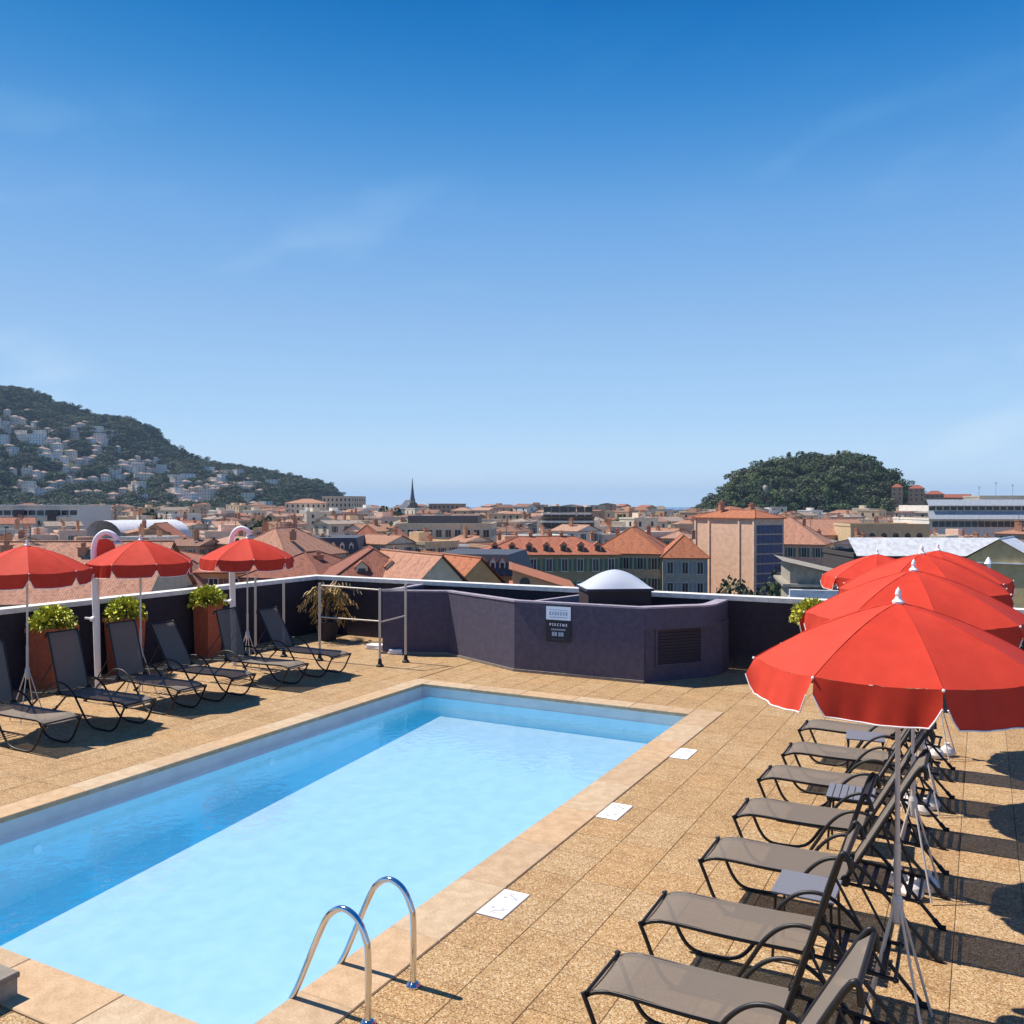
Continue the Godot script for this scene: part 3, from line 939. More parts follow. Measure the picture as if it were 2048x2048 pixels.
func window_mesh(kind: int) -> ArrayMesh:
	if win_cache.has(kind): return win_cache[kind]
	var m := ArrayMesh.new()
	var fr := MB.new(); var gl := MB.new(); var sh := MB.new()
	var w := 1.05; var h := 2.2
	if kind == 1: w = 1.5; h = 1.9
	if kind == 3: w = 1.3; h = 2.0
	var fd := 0.09
	if kind == 3:
		gl.box(Vector3(0, 0, 0.01), Vector3(w, h, 0.04))
		fr.box(Vector3(0, -h / 2 - 0.08, 0.06), Vector3(w + 0.3, 0.14, 0.16))
		gl.surface_into(m, M.glass); fr.surface_into(m, M.win_frame)
		win_cache[kind] = m
		return m
	fr.box(Vector3(0, h / 2 + 0.06, fd / 2), Vector3(w + 0.24, 0.12, fd))
	fr.box(Vector3(0, -h / 2 - 0.07, fd * 0.8), Vector3(w + 0.34, 0.14, fd * 1.6))
	for s in [-1, 1]:
		fr.box(Vector3(s * (w / 2 + 0.06), 0, fd / 2), Vector3(0.12, h, fd))
	fr.box(Vector3(0, 0, 0.03), Vector3(0.07, h, 0.05))
	gl.box(Vector3(0, 0, 0.01), Vector3(w, h, 0.03))
	fr.surface_into(m, M.win_frame); gl.surface_into(m, M.glass)
	if kind in [0, 2, 4]:
		for s in [-1, 1]:
			sh.box(Vector3(s * (w / 2 + 0.12 + 0.28), 0, 0.05), Vector3(0.54, h, 0.06))
		sh.surface_into(m, mat([C8(70, 104, 88), C8(0, 0, 0), C8(128, 136, 140), C8(0, 0, 0), C8(122, 88, 66)][kind], 0.7))
	win_cache[kind] = m
	return m

func uvq(mb: MB, a: Vector3, b: Vector3, c: Vector3, d: Vector3) -> void:
	var l := (b - a).length(); var h := ((d - a) - (b - a).normalized() * (d - a).dot((b - a).normalized())).length()
	var u := (b - a).normalized()
	mb.quad(a, b, c, d, Vector2(0, 0), Vector2(l, 0), Vector2((c - a).dot(u), h), Vector2((d - a).dot(u), h))

func roof_mesh(kind: String, w: float, dep: float, rh: float, m: Material) -> ArrayMesh:
	var mb := MB.new()
	var o := 0.45
	var x := w / 2 + o; var z := dep / 2 + o
	var e := -0.05
	match kind:
		"hip":
			var rx := maxf(x - z, 0.3); var rz := maxf(z - x, 0.0)
			var R0 := Vector3(-rx, rh, -rz); var R1 := Vector3(rx, rh, rz)
			if z > x: R0 = Vector3(0, rh, rz); R1 = Vector3(0, rh, -rz)
			if z <= x:
				uvq(mb, Vector3(-x, e, z), Vector3(x, e, z), Vector3(rx, rh, 0), Vector3(-rx, rh, 0))
				uvq(mb, Vector3(x, e, -z), Vector3(-x, e, -z), Vector3(-rx, rh, 0), Vector3(rx, rh, 0))
				mb.tri(Vector3(x, e, z), Vector3(x, e, -z), Vector3(rx, rh, 0), Vector2(0, 0), Vector2(2 * z, 0), Vector2(z, z * 1.1))
				mb.tri(Vector3(-x, e, -z), Vector3(-x, e, z), Vector3(-rx, rh, 0), Vector2(0, 0), Vector2(2 * z, 0), Vector2(z, z * 1.1))
			else:
				uvq(mb, Vector3(x, e, z), Vector3(x, e, -z), Vector3(0, rh, -rz), Vector3(0, rh, rz))
				uvq(mb, Vector3(-x, e, -z), Vector3(-x, e, z), Vector3(0, rh, rz), Vector3(0, rh, -rz))
				mb.tri(Vector3(-x, e, z), Vector3(x, e, z), Vector3(0, rh, rz), Vector2(0, 0), Vector2(2 * x, 0), Vector2(x, x * 1.1))
				mb.tri(Vector3(x, e, -z), Vector3(-x, e, -z), Vector3(0, rh, -rz), Vector2(0, 0), Vector2(2 * x, 0), Vector2(x, x * 1.1))
		"gable":   # ridge along local x
			uvq(mb, Vector3(-x, e, z), Vector3(x, e, z), Vector3(x, rh, 0), Vector3(-x, rh, 0))
			uvq(mb, Vector3(x, e, -z), Vector3(-x, e, -z), Vector3(-x, rh, 0), Vector3(x, rh, 0))
		"gable_front":  # ridge along local z
			uvq(mb, Vector3(x, e, z), Vector3(x, e, -z), Vector3(0, rh, -z), Vector3(0, rh, z))
			uvq(mb, Vector3(-x, e, -z), Vector3(-x, e, z), Vector3(0, rh, z), Vector3(0, rh, -z))
		"mono":   # slopes down to the right
			uvq(mb, Vector3(x, e, z), Vector3(x, e, -z), Vector3(-x, rh, -z), Vector3(-x, rh, z))
		"mansard":
			var a := x - 0.9; var c := z - 0.9
			uvq(mb, Vector3(-x, e, z), Vector3(x, e, z), Vector3(a, rh, c), Vector3(-a, rh, c))
			uvq(mb, Vector3(x, e, -z), Vector3(-x, e, -z), Vector3(-a, rh, -c), Vector3(a, rh, -c))
			uvq(mb, Vector3(x, e, z), Vector3(x, e, -z), Vector3(a, rh, -c), Vector3(a, rh, c))
			uvq(mb, Vector3(-x, e, -z), Vector3(-x, e, z), Vector3(-a, rh, c), Vector3(-a, rh, -c))
			uvq(mb, Vector3(-a, rh, c), Vector3(a, rh, c), Vector3(a, rh, -c), Vector3(-a, rh, -c))
		"vault":
			var rows := []
			for j in 2:
				var row := PackedVector3Array()
				for i in 13:
					var k := PI * i / 12.0
					row.append(Vector3(-cos(k) * x, e + sin(k) * rh, z if j == 0 else -z))
				rows.append(row)
			mb.sheet(rows, 1.0, 8.0)
	var caps := []
	match kind:
		"hip":
			if z <= x:
				var q := maxf(x - z, 0.3)
				caps = [[Vector3(-q, rh, 0), Vector3(q, rh, 0)], [Vector3(x, e, z), Vector3(q, rh, 0)], [Vector3(-x, e, z), Vector3(-q, rh, 0)], [Vector3(x, e, -z), Vector3(q, rh, 0)], [Vector3(-x, e, -z), Vector3(-q, rh, 0)]]
			else:
				var q := z - x
				caps = [[Vector3(0, rh, -q), Vector3(0, rh, q)], [Vector3(x, e, z), Vector3(0, rh, q)], [Vector3(-x, e, z), Vector3(0, rh, q)], [Vector3(x, e, -z), Vector3(0, rh, -q)], [Vector3(-x, e, -z), Vector3(0, rh, -q)]]
		"gable": caps = [[Vector3(-x, rh, 0), Vector3(x, rh, 0)]]
		"gable_front": caps = [[Vector3(0, rh, -z), Vector3(0, rh, z)]]
	for c in caps: mb.tube(PackedVector3Array(c), 0.13, 5)
	# eave board closes the underside
	if kind != "vault": mb.box(Vector3(0, e - 0.09, 0), Vector3(2 * x, 0.16, 2 * z))
	return mesh_of(mb, m)

func block(called: String, label: String, category: String, group: String, e: float, f: float, rot: float, w: float, dep: float, ye: float, wm: Material, roof: String, rh: float, rm: Material, win := {}, base_y := GROUND_Y) -> Node3D:
	var o := thing(called, label, category, T(e, f, base_y), deg_to_rad(YAW + rot), group)
	var h := ye - base_y
	var mb := MB.new()
	mb.box(Vector3(0, h / 2, 0), Vector3(w, h, dep))
	if roof == "gable":
		for s in [-1, 1]:
			var a := Vector3(s * w / 2, h, dep / 2); var b := Vector3(s * w / 2, h, -dep / 2); var c := Vector3(s * w / 2, h + rh - 0.1, 0)
			if s > 0: mb.tri(a, b, c)
			else: mb.tri(b, a, c)
	elif roof == "gable_front":
		for s in [-1, 1]:
			var a := Vector3(-w / 2, h, s * dep / 2); var b := Vector3(w / 2, h, s * dep / 2); var c := Vector3(0, h + rh - 0.1, s * dep / 2)
			if s > 0: mb.tri(a, b, c)
			else: mb.tri(b, a, c)
	elif roof == "mono":
		for s in [-1, 1]:
			var a := Vector3(-w / 2, h, s * dep / 2); var b := Vector3(w / 2, h, s * dep / 2); var c := Vector3(-w / 2, h + rh - 0.1, s * dep / 2)
			if s > 0: mb.tri(a, b, c)
			else: mb.tri(b, a, c)
		mb.quad(Vector3(-w / 2, h, -dep / 2), Vector3(-w / 2, h, dep / 2), Vector3(-w / 2, h + rh - 0.1, dep / 2), Vector3(-w / 2, h + rh - 0.1, -dep / 2))
	part(mb, "wall", wm, o)
	if roof == "flat":
		var pm := MB.new()
		for s in [-1, 1]:
			pm.box(Vector3(0, h + 0.35, s * (dep / 2 - 0.1)), Vector3(w + 0.3, 0.7, 0.5))
			pm.box(Vector3(s * (w / 2 - 0.1), h + 0.34, 0), Vector3(0.5, 0.68, dep - 0.7))
		part(pm, "roof_parapet", wm, o)
	else:
		put(roof_mesh(roof, w, dep, rh, rm), "roof", o, Vector3(0, h, 0))
	if win.has("sx"):
		var wk: int = win.get("kind", 0)
		var wmsh := window_mesh(wk)
		var sx: float = win.sx; var sy: float = win.sy
		var rows: int = win.get("rows", 3)
		var first: float = win.get("first", 2.0)
		for face in win.get("faces", ["f", "l", "r"]):
			var len := w if face == "f" else dep
			var fn := 0.0
			match face:
				"f": fn = 0.0
				"l": fn = -PI / 2
				"r": fn = PI / 2
			# skip sides turned away from the terrace
			var world_turn := deg_to_rad(rot) + fn
			var to_cam := Vector2(-e, -f).normalized()
			var nrm := Vector2(sin(world_turn), -cos(world_turn))
			if nrm.dot(to_cam) < 0.08: continue
			var nc := maxi(1, int(len / sx))
			for c in nc:
				for r in rows:
					var p := Vector3((c - (nc - 1) / 2.0) * (len / nc), h - first - r * sy, (dep if face == "f" else w) / 2 + 0.003)
					if p.y < 1.5: continue
					var wo := put(wmsh, "window", o)
					wo.transform = Transform3D(Basis(Vector3.UP, fn), Basis(Vector3.UP, fn) * p)
	return o

func chimney(o: Node3D, at: Vector3, h := 1.6) -> void:
	var mb := MB.new()
	mb.box(at + Vector3(0, h / 2, 0), Vector3(0.7, h, 1.2))
	mb.box(at + Vector3(0, h + 0.06, 0), Vector3(0.9, 0.12, 1.4))
	for s in [-0.35, 0.0, 0.35]:
		mb.tube(PackedVector3Array([at + Vector3(0, h + 0.1, s), at + Vector3(0, h + 0.55, s)]), 0.13, 6)
	part(mb, "chimney", M.chimney, o)

func aerial(o: Node3D, at: Vector3, h := 3.0) -> void:
	var mb := MB.new()
	mb.tube(PackedVector3Array([at, at + Vector3(0, h, 0)]), 0.05, 5)
	for k in 4:
		mb.tube(PackedVector3Array([at + Vector3(-0.6 + k * 0.06, h - 0.25 * k - 0.1, 0), at + Vector3(0.6 - k * 0.06, h - 0.25 * k - 0.1, 0)]), 0.03, 4)
	part(mb, "aerial", M.antenna, o)

func dormer(o: Node3D, at: Vector3, wm: Material, w := 1.5) -> void:
	var d := Node3D.new()
	d.name = "dormer"
	o.add_child(d, true)
	d.position = at
	var mb := MB.new()
	mb.box(Vector3(0, 0.75, -0.7), Vector3(w, 1.5, 1.6))
	mb.tri(Vector3(-w / 2, 1.5, 0.1), Vector3(w / 2, 1.5, 0.1), Vector3(0, 2.1, 0.1))
	part(mb, "cheek", wm, d)
	var r := MB.new()
	uvq(r, Vector3(w / 2 + 0.2, 1.45, 0.25), Vector3(w / 2 + 0.2, 1.45, -1.5), Vector3(0, 2.15, -1.5), Vector3(0, 2.15, 0.25))
	uvq(r, Vector3(-w / 2 - 0.2, 1.45, -1.5), Vector3(-w / 2 - 0.2, 1.45, 0.25), Vector3(0, 2.15, 0.25), Vector3(0, 2.15, -1.5))
	part(r, "dormer_roof", tile_mat(C8(172, 104, 76)), d)
	var g := MB.new()
	g.box(Vector3(0, 0.8, 0.115), Vector3(w * 0.62, 1.1, 0.03))
	part(g, "pane", M.glass, d)

func band_windows(o: Node3D, w: float, dep: float, ys: Array, hgt: float, cols: int) -> void:
	for y in ys:
		for c in cols:
			var mb := MB.new()
			mb.box(Vector3((c - (cols - 1) / 2.0) * (w / cols), y, dep / 2 + 0.02), Vector3(w / cols * 0.86, hgt, 0.06))
			part(mb, "window", M.glass, o)

func build_town() -> void:
	var tr := tile_mat(C8(178, 106, 78)); var tp := tile_mat(C8(192, 138, 112)); var tb := tile_mat(C8(150, 90, 70)); var to := tile_mat(C8(184, 112, 76))
	var cream := wall_mat(C8(226, 208, 178)); var ochre := wall_mat(C8(222, 178, 124)); var grey := wall_mat(C8(176, 170, 158)); var pink := wall_mat(C8(222, 178, 154)); var olive := wall_mat(C8(168, 152, 116)); var white := wall_mat(C8(230, 226, 220)); var buff := wall_mat(C8(206, 182, 146))
	var o: Node3D
	# nearest roofs just over the parapet
	o = block("town_house", "house with a wide salmon tiled roof beyond the parapet, behind the leftmost parasol", "house", "", -48, 92, 6, 24, 19, -6.0, cream, "gable", 5.4, tp, {"sx": 3.0, "sy": 4.0, "rows": 1})
	chimney(o, Vector3(4, 27.2, 2)); aerial(o, Vector3(-2, 29, 0), 2.0); chimney(o, Vector3(-3, 27.5, 3))
	o = block("town_house", "house with a pinkish tiled roof between the two left showers and parasols", "house", "", -44.5, 109, -28, 11, 15, -7.0, pink, "hip", 5.4, tp, {"sx": 3.0, "sy": 4.0, "rows": 1})
	chimney(o, Vector3(-1, 27, 0))
	o = block("apartment_house", "grey-white house front with tall grey shutters under the second left parasol", "house", "", -49, 126, 4, 13, 16, -5.2, grey, "hip", 2.0, tr, {"kind": 2, "sx": 2.3, "sy": 3.8, "rows": 3})
	o = block("apartment_house", "honey yellow house front with brown shutters just above the left parapet", "house", "", -34, 118, 4, 15, 15, -5.1, ochre, "hip", 2.0, tr, {"kind": 4, "sx": 2.5, "sy": 3.8, "rows": 3})
	o = block("town_house", "small house with a brick red hipped roof right of the third left parasol", "house", "", -24, 106, -18, 10, 13, -5.0, pink, "hip", 2.6, tb, {"sx": 3.0, "sy": 4.0, "rows": 1})
	chimney(o, Vector3(1.5, 25.6, 1))
	o = block("town_house", "house with a rust red roof and dormers behind the terrace corner", "house", "", -15.6, 98, 14, 9.5, 15, -4.6, cream, "hip", 3.1, tb)
	dormer(o, Vector3(-1.5, 25.3, 6.2), cream, 1.2); dormer(o, Vector3(1.6, 25.3, 6.2), cream, 1.2); chimney(o, Vector3(2.6, 26.5, 0))
	o = block("town_house", "house with a pale pink gable roof sloping toward the parapet right of the corner", "house", "", -10.6, 92, 34, 5.5, 13, -4.6, cream, "gable_front", 2.9, tp)
	o = block("town_house", "house with an orange gable roof beside the row of grey dormers", "house", "", -7.2, 102, 30, 6, 15, -5.6, ochre, "gable_front", 3.1, to)
	# mansard with a close row of awninged dormers
	o = block("mansard_house", "drab grey house with a row of slate dormers just over the far parapet", "house", "", -4.2, 122, -10, 11, 15, -5.7, olive, "mansard", 2.5, M.slate)
	for k in 8:
		dormer(o, Vector3(-4.4 + k * 1.25, 24.4, 7.55), white, 0.75)
	o = block("town_house", "low house with a round attic window in its orange mono-pitch gable", "house", "", 3.4, 102, 0, 6.6, 12, -6.0, wall_mat(C8(224, 170, 130)), "mono", 2.3, to)
	var rw := MB.new(); rw.tube(PackedVector3Array([Vector3(-2.0, 24.8, 6.0), Vector3(-2.0, 24.8, 6.12)]), 0.55, 14)
	part(rw, "round_window", M.glass, o)
	# long orange roof
	o = block("apartment_house", "long olive house with a bright orange roof and many dormers above the skylight", "house", "", 6.6, 171, 2, 26, 15, -5.9, olive, "hip", 3.0, tr, {"kind": 0, "sx": 2.7, "sy": 4.2, "rows": 2})
	for k in 7: dormer(o, Vector3(-10 + k * 3.2, 24.3, 6.2), wall_mat(C8(226, 150, 112)), 1.3)
	for k in 4: chimney(o, Vector3(-9 + k * 6.0, 26.4, -0.5), 1.4)
	o = block("apartment_house", "shuttered stone house with a steep orange hipped roof left of the salmon tower", "house", "", 25.5, 186, -16, 14, 20, -6.4, buff, "hip", 5.0, to, {"kind": 0, "sx": 2.6, "sy": 4.0, "rows": 3})
	chimney(o, Vector3(-3, 26.5, 2)); chimney(o, Vector3(3, 27, -2))
	o = block("apartment_house", "narrow grey house with steep tan roof touching the salmon tower", "house", "", 34.4, 178, -8, 8.5, 16, -6.9, grey, "hip", 4.2, to, {"kind": 2, "sx": 2.2, "sy": 4.0, "rows": 3})
	chimney(o, Vector3(2, 26.4, 1))
	# salmon tower with blank lit wall and blue panelled side
	o = block("salmon_tower", "tall blank salmon wall house with dark blue panelled side and tiled roof", "tower", "", 48.4, 189.5, -60, 18.0, 8.2, 0.6, wall_mat(C8(242, 200, 170)), "hip", 1.5, to)
	for s in [-8.7, -4.4, 4.6, 8.7]:
		var mb := MB.new(); mb.box(Vector3(s, 15.6, 4.18), Vector3(0.45, 29.5, 0.3)); part(mb, "pilaster", wall_mat(C8(246, 212, 184)), o)
	for r in 9:
		for c in 6:
			var mb := MB.new(); mb.box(Vector3(0, 0, 0), Vector3(0.06, 1.75, 1.1))
			part(mb, "blue_panel", M.blue_panel, o, Vector3(9.04, 28.2 - r * 2.0, -3.1 + c * 1.24))
	chimney(o, Vector3(3, 32, -1), 1.2); chimney(o, Vector3(-4, 32, 1), 1.6)
	o = block("town_house", "wide house with faded pink tiles right of the blue panelled tower", "house", "", 70, 224, -24, 19, 20, -6.2, pink, "hip", 6.6, tp, {"sx": 3.0, "sy": 4.0, "rows": 2})
	dormer(o, Vector3(-3, 25.0, 8.5), pink); chimney(o, Vector3(4, 28, 2))
	o = block("town_house", "pink roofed house tucked in front of the castle hill wood", "house", "", 88, 252, 12, 22, 18, -5.0, pink, "gable", 4.2, tp, {"sx": 3.0, "sy": 4.0, "rows": 2})
	o = block("arcade_house", "beige house with a row of round-headed openings below the castle hill", "house", "", 99, 238, -4, 20, 15, -2.4, buff, "flat", 0, tr)
	for c in 6:
		var mb := MB.new()
		mb.box(Vector3(-7.5 + c * 3.0, 24.0, 7.53), Vector3(1.5, 2.4, 0.06)); mb.tube(PackedVector3Array([Vector3(-7.5 + c * 3.0, 25.2, 7.5), Vector3(-7.5 + c * 3.0, 25.2, 7.56)]), 0.75, 14)
		part(mb, "arched_window", M.glass, o)
	# long white stepped roofs on the right
	o = block("stepped_hall", "long hall with two tiers of white sheet roof and dark window strips", "hall", "", 176, 332, -3, 52, 34, -2.2, white, "flat", 0, tr)
	band_windows(o, 50, 34.3, [26.4], 2.0, 22)
	var ti := MB.new()
	uvq(ti, Vector3(-27, 28.2, 19.5), Vector3(27, 28.2, 19.5), Vector3(26, 31.0, 15.5), Vector3(-26, 31.0, 15.5))
	part(ti, "lower_sheet_roof", M.zinc, o)
	var up := MB.new(); up.box(Vector3(0, 32.0, 0), Vector3(50, 2.2, 28)); part(up, "upper_storey", white, o)
	for c in 20:
		var mb := MB.new(); mb.box(Vector3(-23.7 + c * 2.5, 32.0, 14.05), Vector3(2.0, 1.3, 0.08)); part(mb, "strip_window", M.glass, o)
	var ti2 := MB.new()
	uvq(ti2, Vector3(-26, 33.0, 16.5), Vector3(26, 33.0, 16.5), Vector3(25, 35.2, 12.0), Vector3(-25, 35.2, 12.0))
	part(ti2, "upper_sheet_roof", M.zinc, o)
	o = block("roof_plant_room", "flat plant room with masts on top of the stepped hall", "building", "", 196, 352, -3, 26, 14, 6.2, grey, "flat", 0, tr)
	for k in 4: aerial(o, Vector3(-10 + k * 6.5, 36.5, 0), rng.randf_range(3.0, 7.0))
	# light metal fascia and neighbours
	o = block("metal_clad_hall", "low hall with a long pale metal fascia behind the red parasols", "hall", "", 69, 153, -2, 25, 16, -5.4, wall_mat(C8(70, 66, 66)), "flat", 0, tr)
	for k in 10:
		var mb := MB.new(); mb.box(Vector3(-11.25 + k * 2.5, 26.3, 7.2), Vector3(2.48, 5.2, 0.12), Basis(Vector3.RIGHT, -1.0)); part(mb, "fascia_panel", M.metal_white, o)
	o = block("white_clad_house", "white clad gable house cut by the right frame edge", "house", "", 66.5, 119, -38, 9, 10, -4.2, wall_mat(C8(214, 190, 140)), "gable_front", 3.0, M.metal_white)
	o = block("concrete_stair_head", "weathered concrete stair head behind the farthest red parasol", "building", "", 19.6, 55, -12, 5.0, 6, -1.4, M.concrete, "mono", 1.3, M.concrete)
	var vb := MB.new(); vb.box(Vector3(-1, 28.0, 3.4), Vector3(3.2, 0.5, 1.2)); part(vb, "ledge", M.metal_white, o)
	for k in 5:
		var st := thing("vent_cowl", "white vent cowl on the roofs behind the red parasols", "vent", T(44.0 + k * 2.2, 98 + (k % 2) * 2.0, -3.9), 0.0, "vent cowls behind the parasols")
		var mb := MB.new()
		mb.lathe(PackedVector2Array([Vector2(0.2, -3.0), Vector2(0.2, 0.6), Vector2(0.45, 0.6), Vector2(0.1, 1.3), Vector2(0.0, 1.35)]), Vector3.ZERO, 10)
		part(mb, "cowl", M.white, st)
	# stacked balconies
	o = block("balcony_block", "modern block of stacked dark balconies with white slab edges before the sea", "apartment block", "", 17.6, 296, 3, 17, 20, -1.2, wall_mat(C8(120, 108, 98)), "flat", 0, tr)
	for k in 5:
		var y := 20.2 + k * 2.55
		var wd := 20.5 - k * 1.2
		var mb := MB.new(); mb.box(Vector3(-k * 0.15, y, 10.7), Vector3(wd, 0.55, 3.2)); part(mb, "balcony_slab", white, o)
		for c in 6:
			var g := MB.new(); g.box(Vector3((c - 2.5) * 2.7, y + 1.4, 10.03), Vector3(2.3, 1.7, 0.06)); part(g, "window", M.glass, o)
	var ph := MB.new(); ph.box(Vector3(-2, 31.3, 2), Vector3(7, 3.2, 8)); part(ph, "penthouse", M.concrete, o)
	# centre left
	o = block("classical_block", "cream block with tall close-set windows and a flat top at middle distance", "apartment block", "", -17.5, 243, -3, 25, 20, -2.3, cream, "flat", 0, tr, {"kind": 1, "sx": 2.4, "sy": 3.9, "rows": 2})
	var at := MB.new(); at.box(Vector3(-1, 29.0, -2), Vector3(19, 2.6, 12)); part(at, "attic", M.slate, o)
	o = block("classical_annex", "pale annex with arched-looking windows in front of the cream block", "house", "", -14, 214, 2, 21, 12, -7.2, white, "flat", 0, tr, {"kind": 1, "sx": 2.2, "sy": 3.8, "rows": 1})
	o = block("town_house", "house with twin bright red hips left of the cream block", "house", "", -36.5, 222, 8, 9, 16, -5.8, cream, "hip", 4.0, tr, {"kind": 0, "sx": 2.4, "sy": 4.0, "rows": 2})
	o = block("town_house", "red gabled house with dark glazed front beside the cream block", "house", "", -29, 218, 0, 8, 12, -6.0, grey, "gable_front", 3.6, tr, {"kind": 1, "sx": 1.9, "sy": 4.0, "rows": 2})
	o = block("mansard_house", "dark mansard house with a line of white dormers at middle distance", "house", "", -38.5, 192, 4, 12, 19, -6.6, grey, "mansard", 3.0, M.slate, {"kind": 2, "sx": 2.4, "sy": 4.0, "rows": 1})
	for k in 6: dormer(o, Vector3(-4.6 + k * 1.85, 23.5, 9.6), white, 0.9)
	o = block("town_house", "house with a large mottled pink hipped roof behind the third left parasol", "house", "", -44.5, 173, -20, 15, 21, -6.4, pink, "hip", 5.2, tp, {"sx": 3.0, "sy": 4.0, "rows": 1})
	chimney(o, Vector3(-3, 28, 2)); chimney(o, Vector3(4, 26.5, 3)); aerial(o, Vector3(0, 28.5, 0), 2.5)
	# far left
	o = block("white_school", "long white flat-roofed block with dark window bands at the left edge under the hill", "apartment block", "", -203, 386, 4, 42, 34, 2.6, white, "flat", 0, tr)
	band_windows(o, 40, 34.0, [21.5, 25.5, 30.0], 2.0, 12)
	var cn := MB.new(); cn.box(Vector3(0, 32.9, 16.8), Vector3(43, 0.6, 2.6)); part(cn, "canopy", white, o)
	for k in 3:
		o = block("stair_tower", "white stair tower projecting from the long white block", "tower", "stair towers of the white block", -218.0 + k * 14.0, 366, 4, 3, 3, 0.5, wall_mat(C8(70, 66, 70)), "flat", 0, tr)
	o = block("vaulted_hall", "hall with a bright white vaulted roof behind the second left parasol", "hall", "", -122, 289, -34, 20, 24, -7.2, white, "vault", 5.6, M.metal_white)
	o = block("town_house", "ochre gable-fronted house under the white vaulted hall", "house", "", -111, 280, 10, 15, 18, -8.2, ochre, "gable_front", 5.8, tr, {"sx": 3.0, "sy": 4.0, "rows": 1})
	o = block("cream_hotel", "tall cream block standing out at the end of the wooded hill", "apartment block", "", -124, 654, -18, 24, 22, 9.0, wall_mat(C8(226, 204, 178)), "flat", 0, tr, {"kind": 3, "sx": 3.4, "sy": 3.8, "rows": 6})
	o = block("cream_hotel", "broad pale block left of the tall cream one near the hill foot", "apartment block", "", -144, 622, 8, 28, 22, 4.6, wall_mat(C8(232, 210, 186)), "hip", 3.0, tp, {"kind": 3, "sx": 3.4, "sy": 3.8, "rows": 4})
	o = block("apartment_house", "dun brown block right of the church spire on the horizon", "apartment block", "", -50, 686, -12, 24, 20, 3.6, wall_mat(C8(176, 150, 126)), "flat", 0, tr, {"kind": 3, "sx": 3.2, "sy": 3.6, "rows": 4})
	# church with its spire
	o = block("church", "church with a slim pointed spire rising on the horizon", "church", "", -80, 690, 20, 12, 26, 0.0, grey, "gable_front", 7.0, M.slate)
	var tw := MB.new(); tw.box(Vector3(0, 17, 10), Vector3(6, 36, 6)); part(tw, "tower", grey, o)
	var sp := MB.new(); sp.lathe(PackedVector2Array([Vector2(2.6, 35.0), Vector2(1.5, 40.0), Vector2(0.7, 47.0), Vector2(0.15, 54.0), Vector2(0, 54.2)]), Vector3(0, 0, 10), 8, false)
	part(sp, "spire", wall_mat(C8(112, 118, 128)), o)
	# the many other roofs, row behind row
	var walls := [[C8(240, 224, 200), "cream"], [C8(236, 206, 166), "ochre"], [C8(236, 204, 184), "pink"], [C8(216, 206, 194), "grey"], [C8(244, 238, 228), "white"], [C8(224, 196, 164), "tan"], [C8(208, 168, 138), "russet"]]
	var roofs := [[C8(172, 108, 84), "red tile"], [C8(190, 146, 124), "pink tile"], [C8(146, 106, 88), "brown tile"], [C8(178, 130, 104), "orange tile"], [C8(168, 150, 136), "drab tile"]]
	var rows := [[150, 8.2, 9.5], [205, 8.4, 10.2], [265, 7.6, 10.0], [315, 6.2, 10.0], [365, 5.4, 9.8], [425, 4.6, 9.2], [495, 3.4, 8.4], [580, 2.4, 7.6], [680, 1.2, 6.8], [790, 0.2, 6.2], [920, -1.0, 5.4]]
	for ri in rows.size():
		var f0: float = rows[ri][0]
		var e := -0.60 * f0
		while e < 0.62 * f0:
			var w := rng.randf_range(6.5, 13) * (1.0 + ri * 0.06)
			var f := f0 + rng.randf_range(-28, 28)
			var ye := 3.2 - rng.randf_range(rows[ri][1], rows[ri][2])
			var wc: Array = walls[rng.randi() % 7]
			var rc: Array = roofs[rng.randi() % 5]
			var kind: String = ["flat", "flat", "gable", "flat", "gable_front", "hip", "hip"][rng.randi() % 7]
			var rot: float = [-50.0, 38.0, -22.0][rng.randi() % 3] + rng.randf_range(-9, 9)
			var skip := rng.randf() < 0.14 or (ri >= 9 and e > 150 and e < 540 and f > 700)
			if ri == 0 and e > -75: skip = true
			if ri == 1 and e > 15 and e < 75: skip = true
			if not skip:
				var ang := e / f
				var where := "below the wooded hill" if ang < -0.22 else ("near the spire" if ang < 0.16 else ("before the castle hill" if ang < 0.46 else "toward the right edge"))
				var dist: String = ["nearest", "near", "near", "middle", "middle", "middle", "far", "far", "farther", "farthest", "horizon"][ri]
				var lab := "%s house, %s roof, %s row %s" % [wc[1], ("flat" if kind == "flat" else "%s %s" % [rc[1], "gable" if kind.begins_with("gable") else "hip"]), dist, where]
				var wdef := {}
				if ri > 0: wdef = {"kind": [0, 2, 4, 1, 3][rng.randi() % 5] if ri < 4 else 3, "sx": 3.0 + ri * 0.35, "sy": 3.8, "rows": 3}
				var b := block("town_block", lab, "house", "roofs of the town", e + w / 2, f, rot, w, rng.randf_range(8, 13), ye, wall_mat(wc[0]), kind, rng.randf_range(1.2, 2.3), tile_mat(rc[0]), wdef)
				var hh := ye - GROUND_Y
				for q in (rng.randi() % 3 + 1 if ri < 6 else 0): chimney(b, Vector3(rng.randf_range(-w * 0.3, w * 0.3), hh + 0.5, rng.randf_range(-2, 2)), rng.randf_range(1.2, 3.2))
				if rng.randf() < 0.4 and ri < 5: aerial(b, Vector3(rng.randf_range(-3, 3), hh + 1.0, 0), rng.randf_range(3, 5))
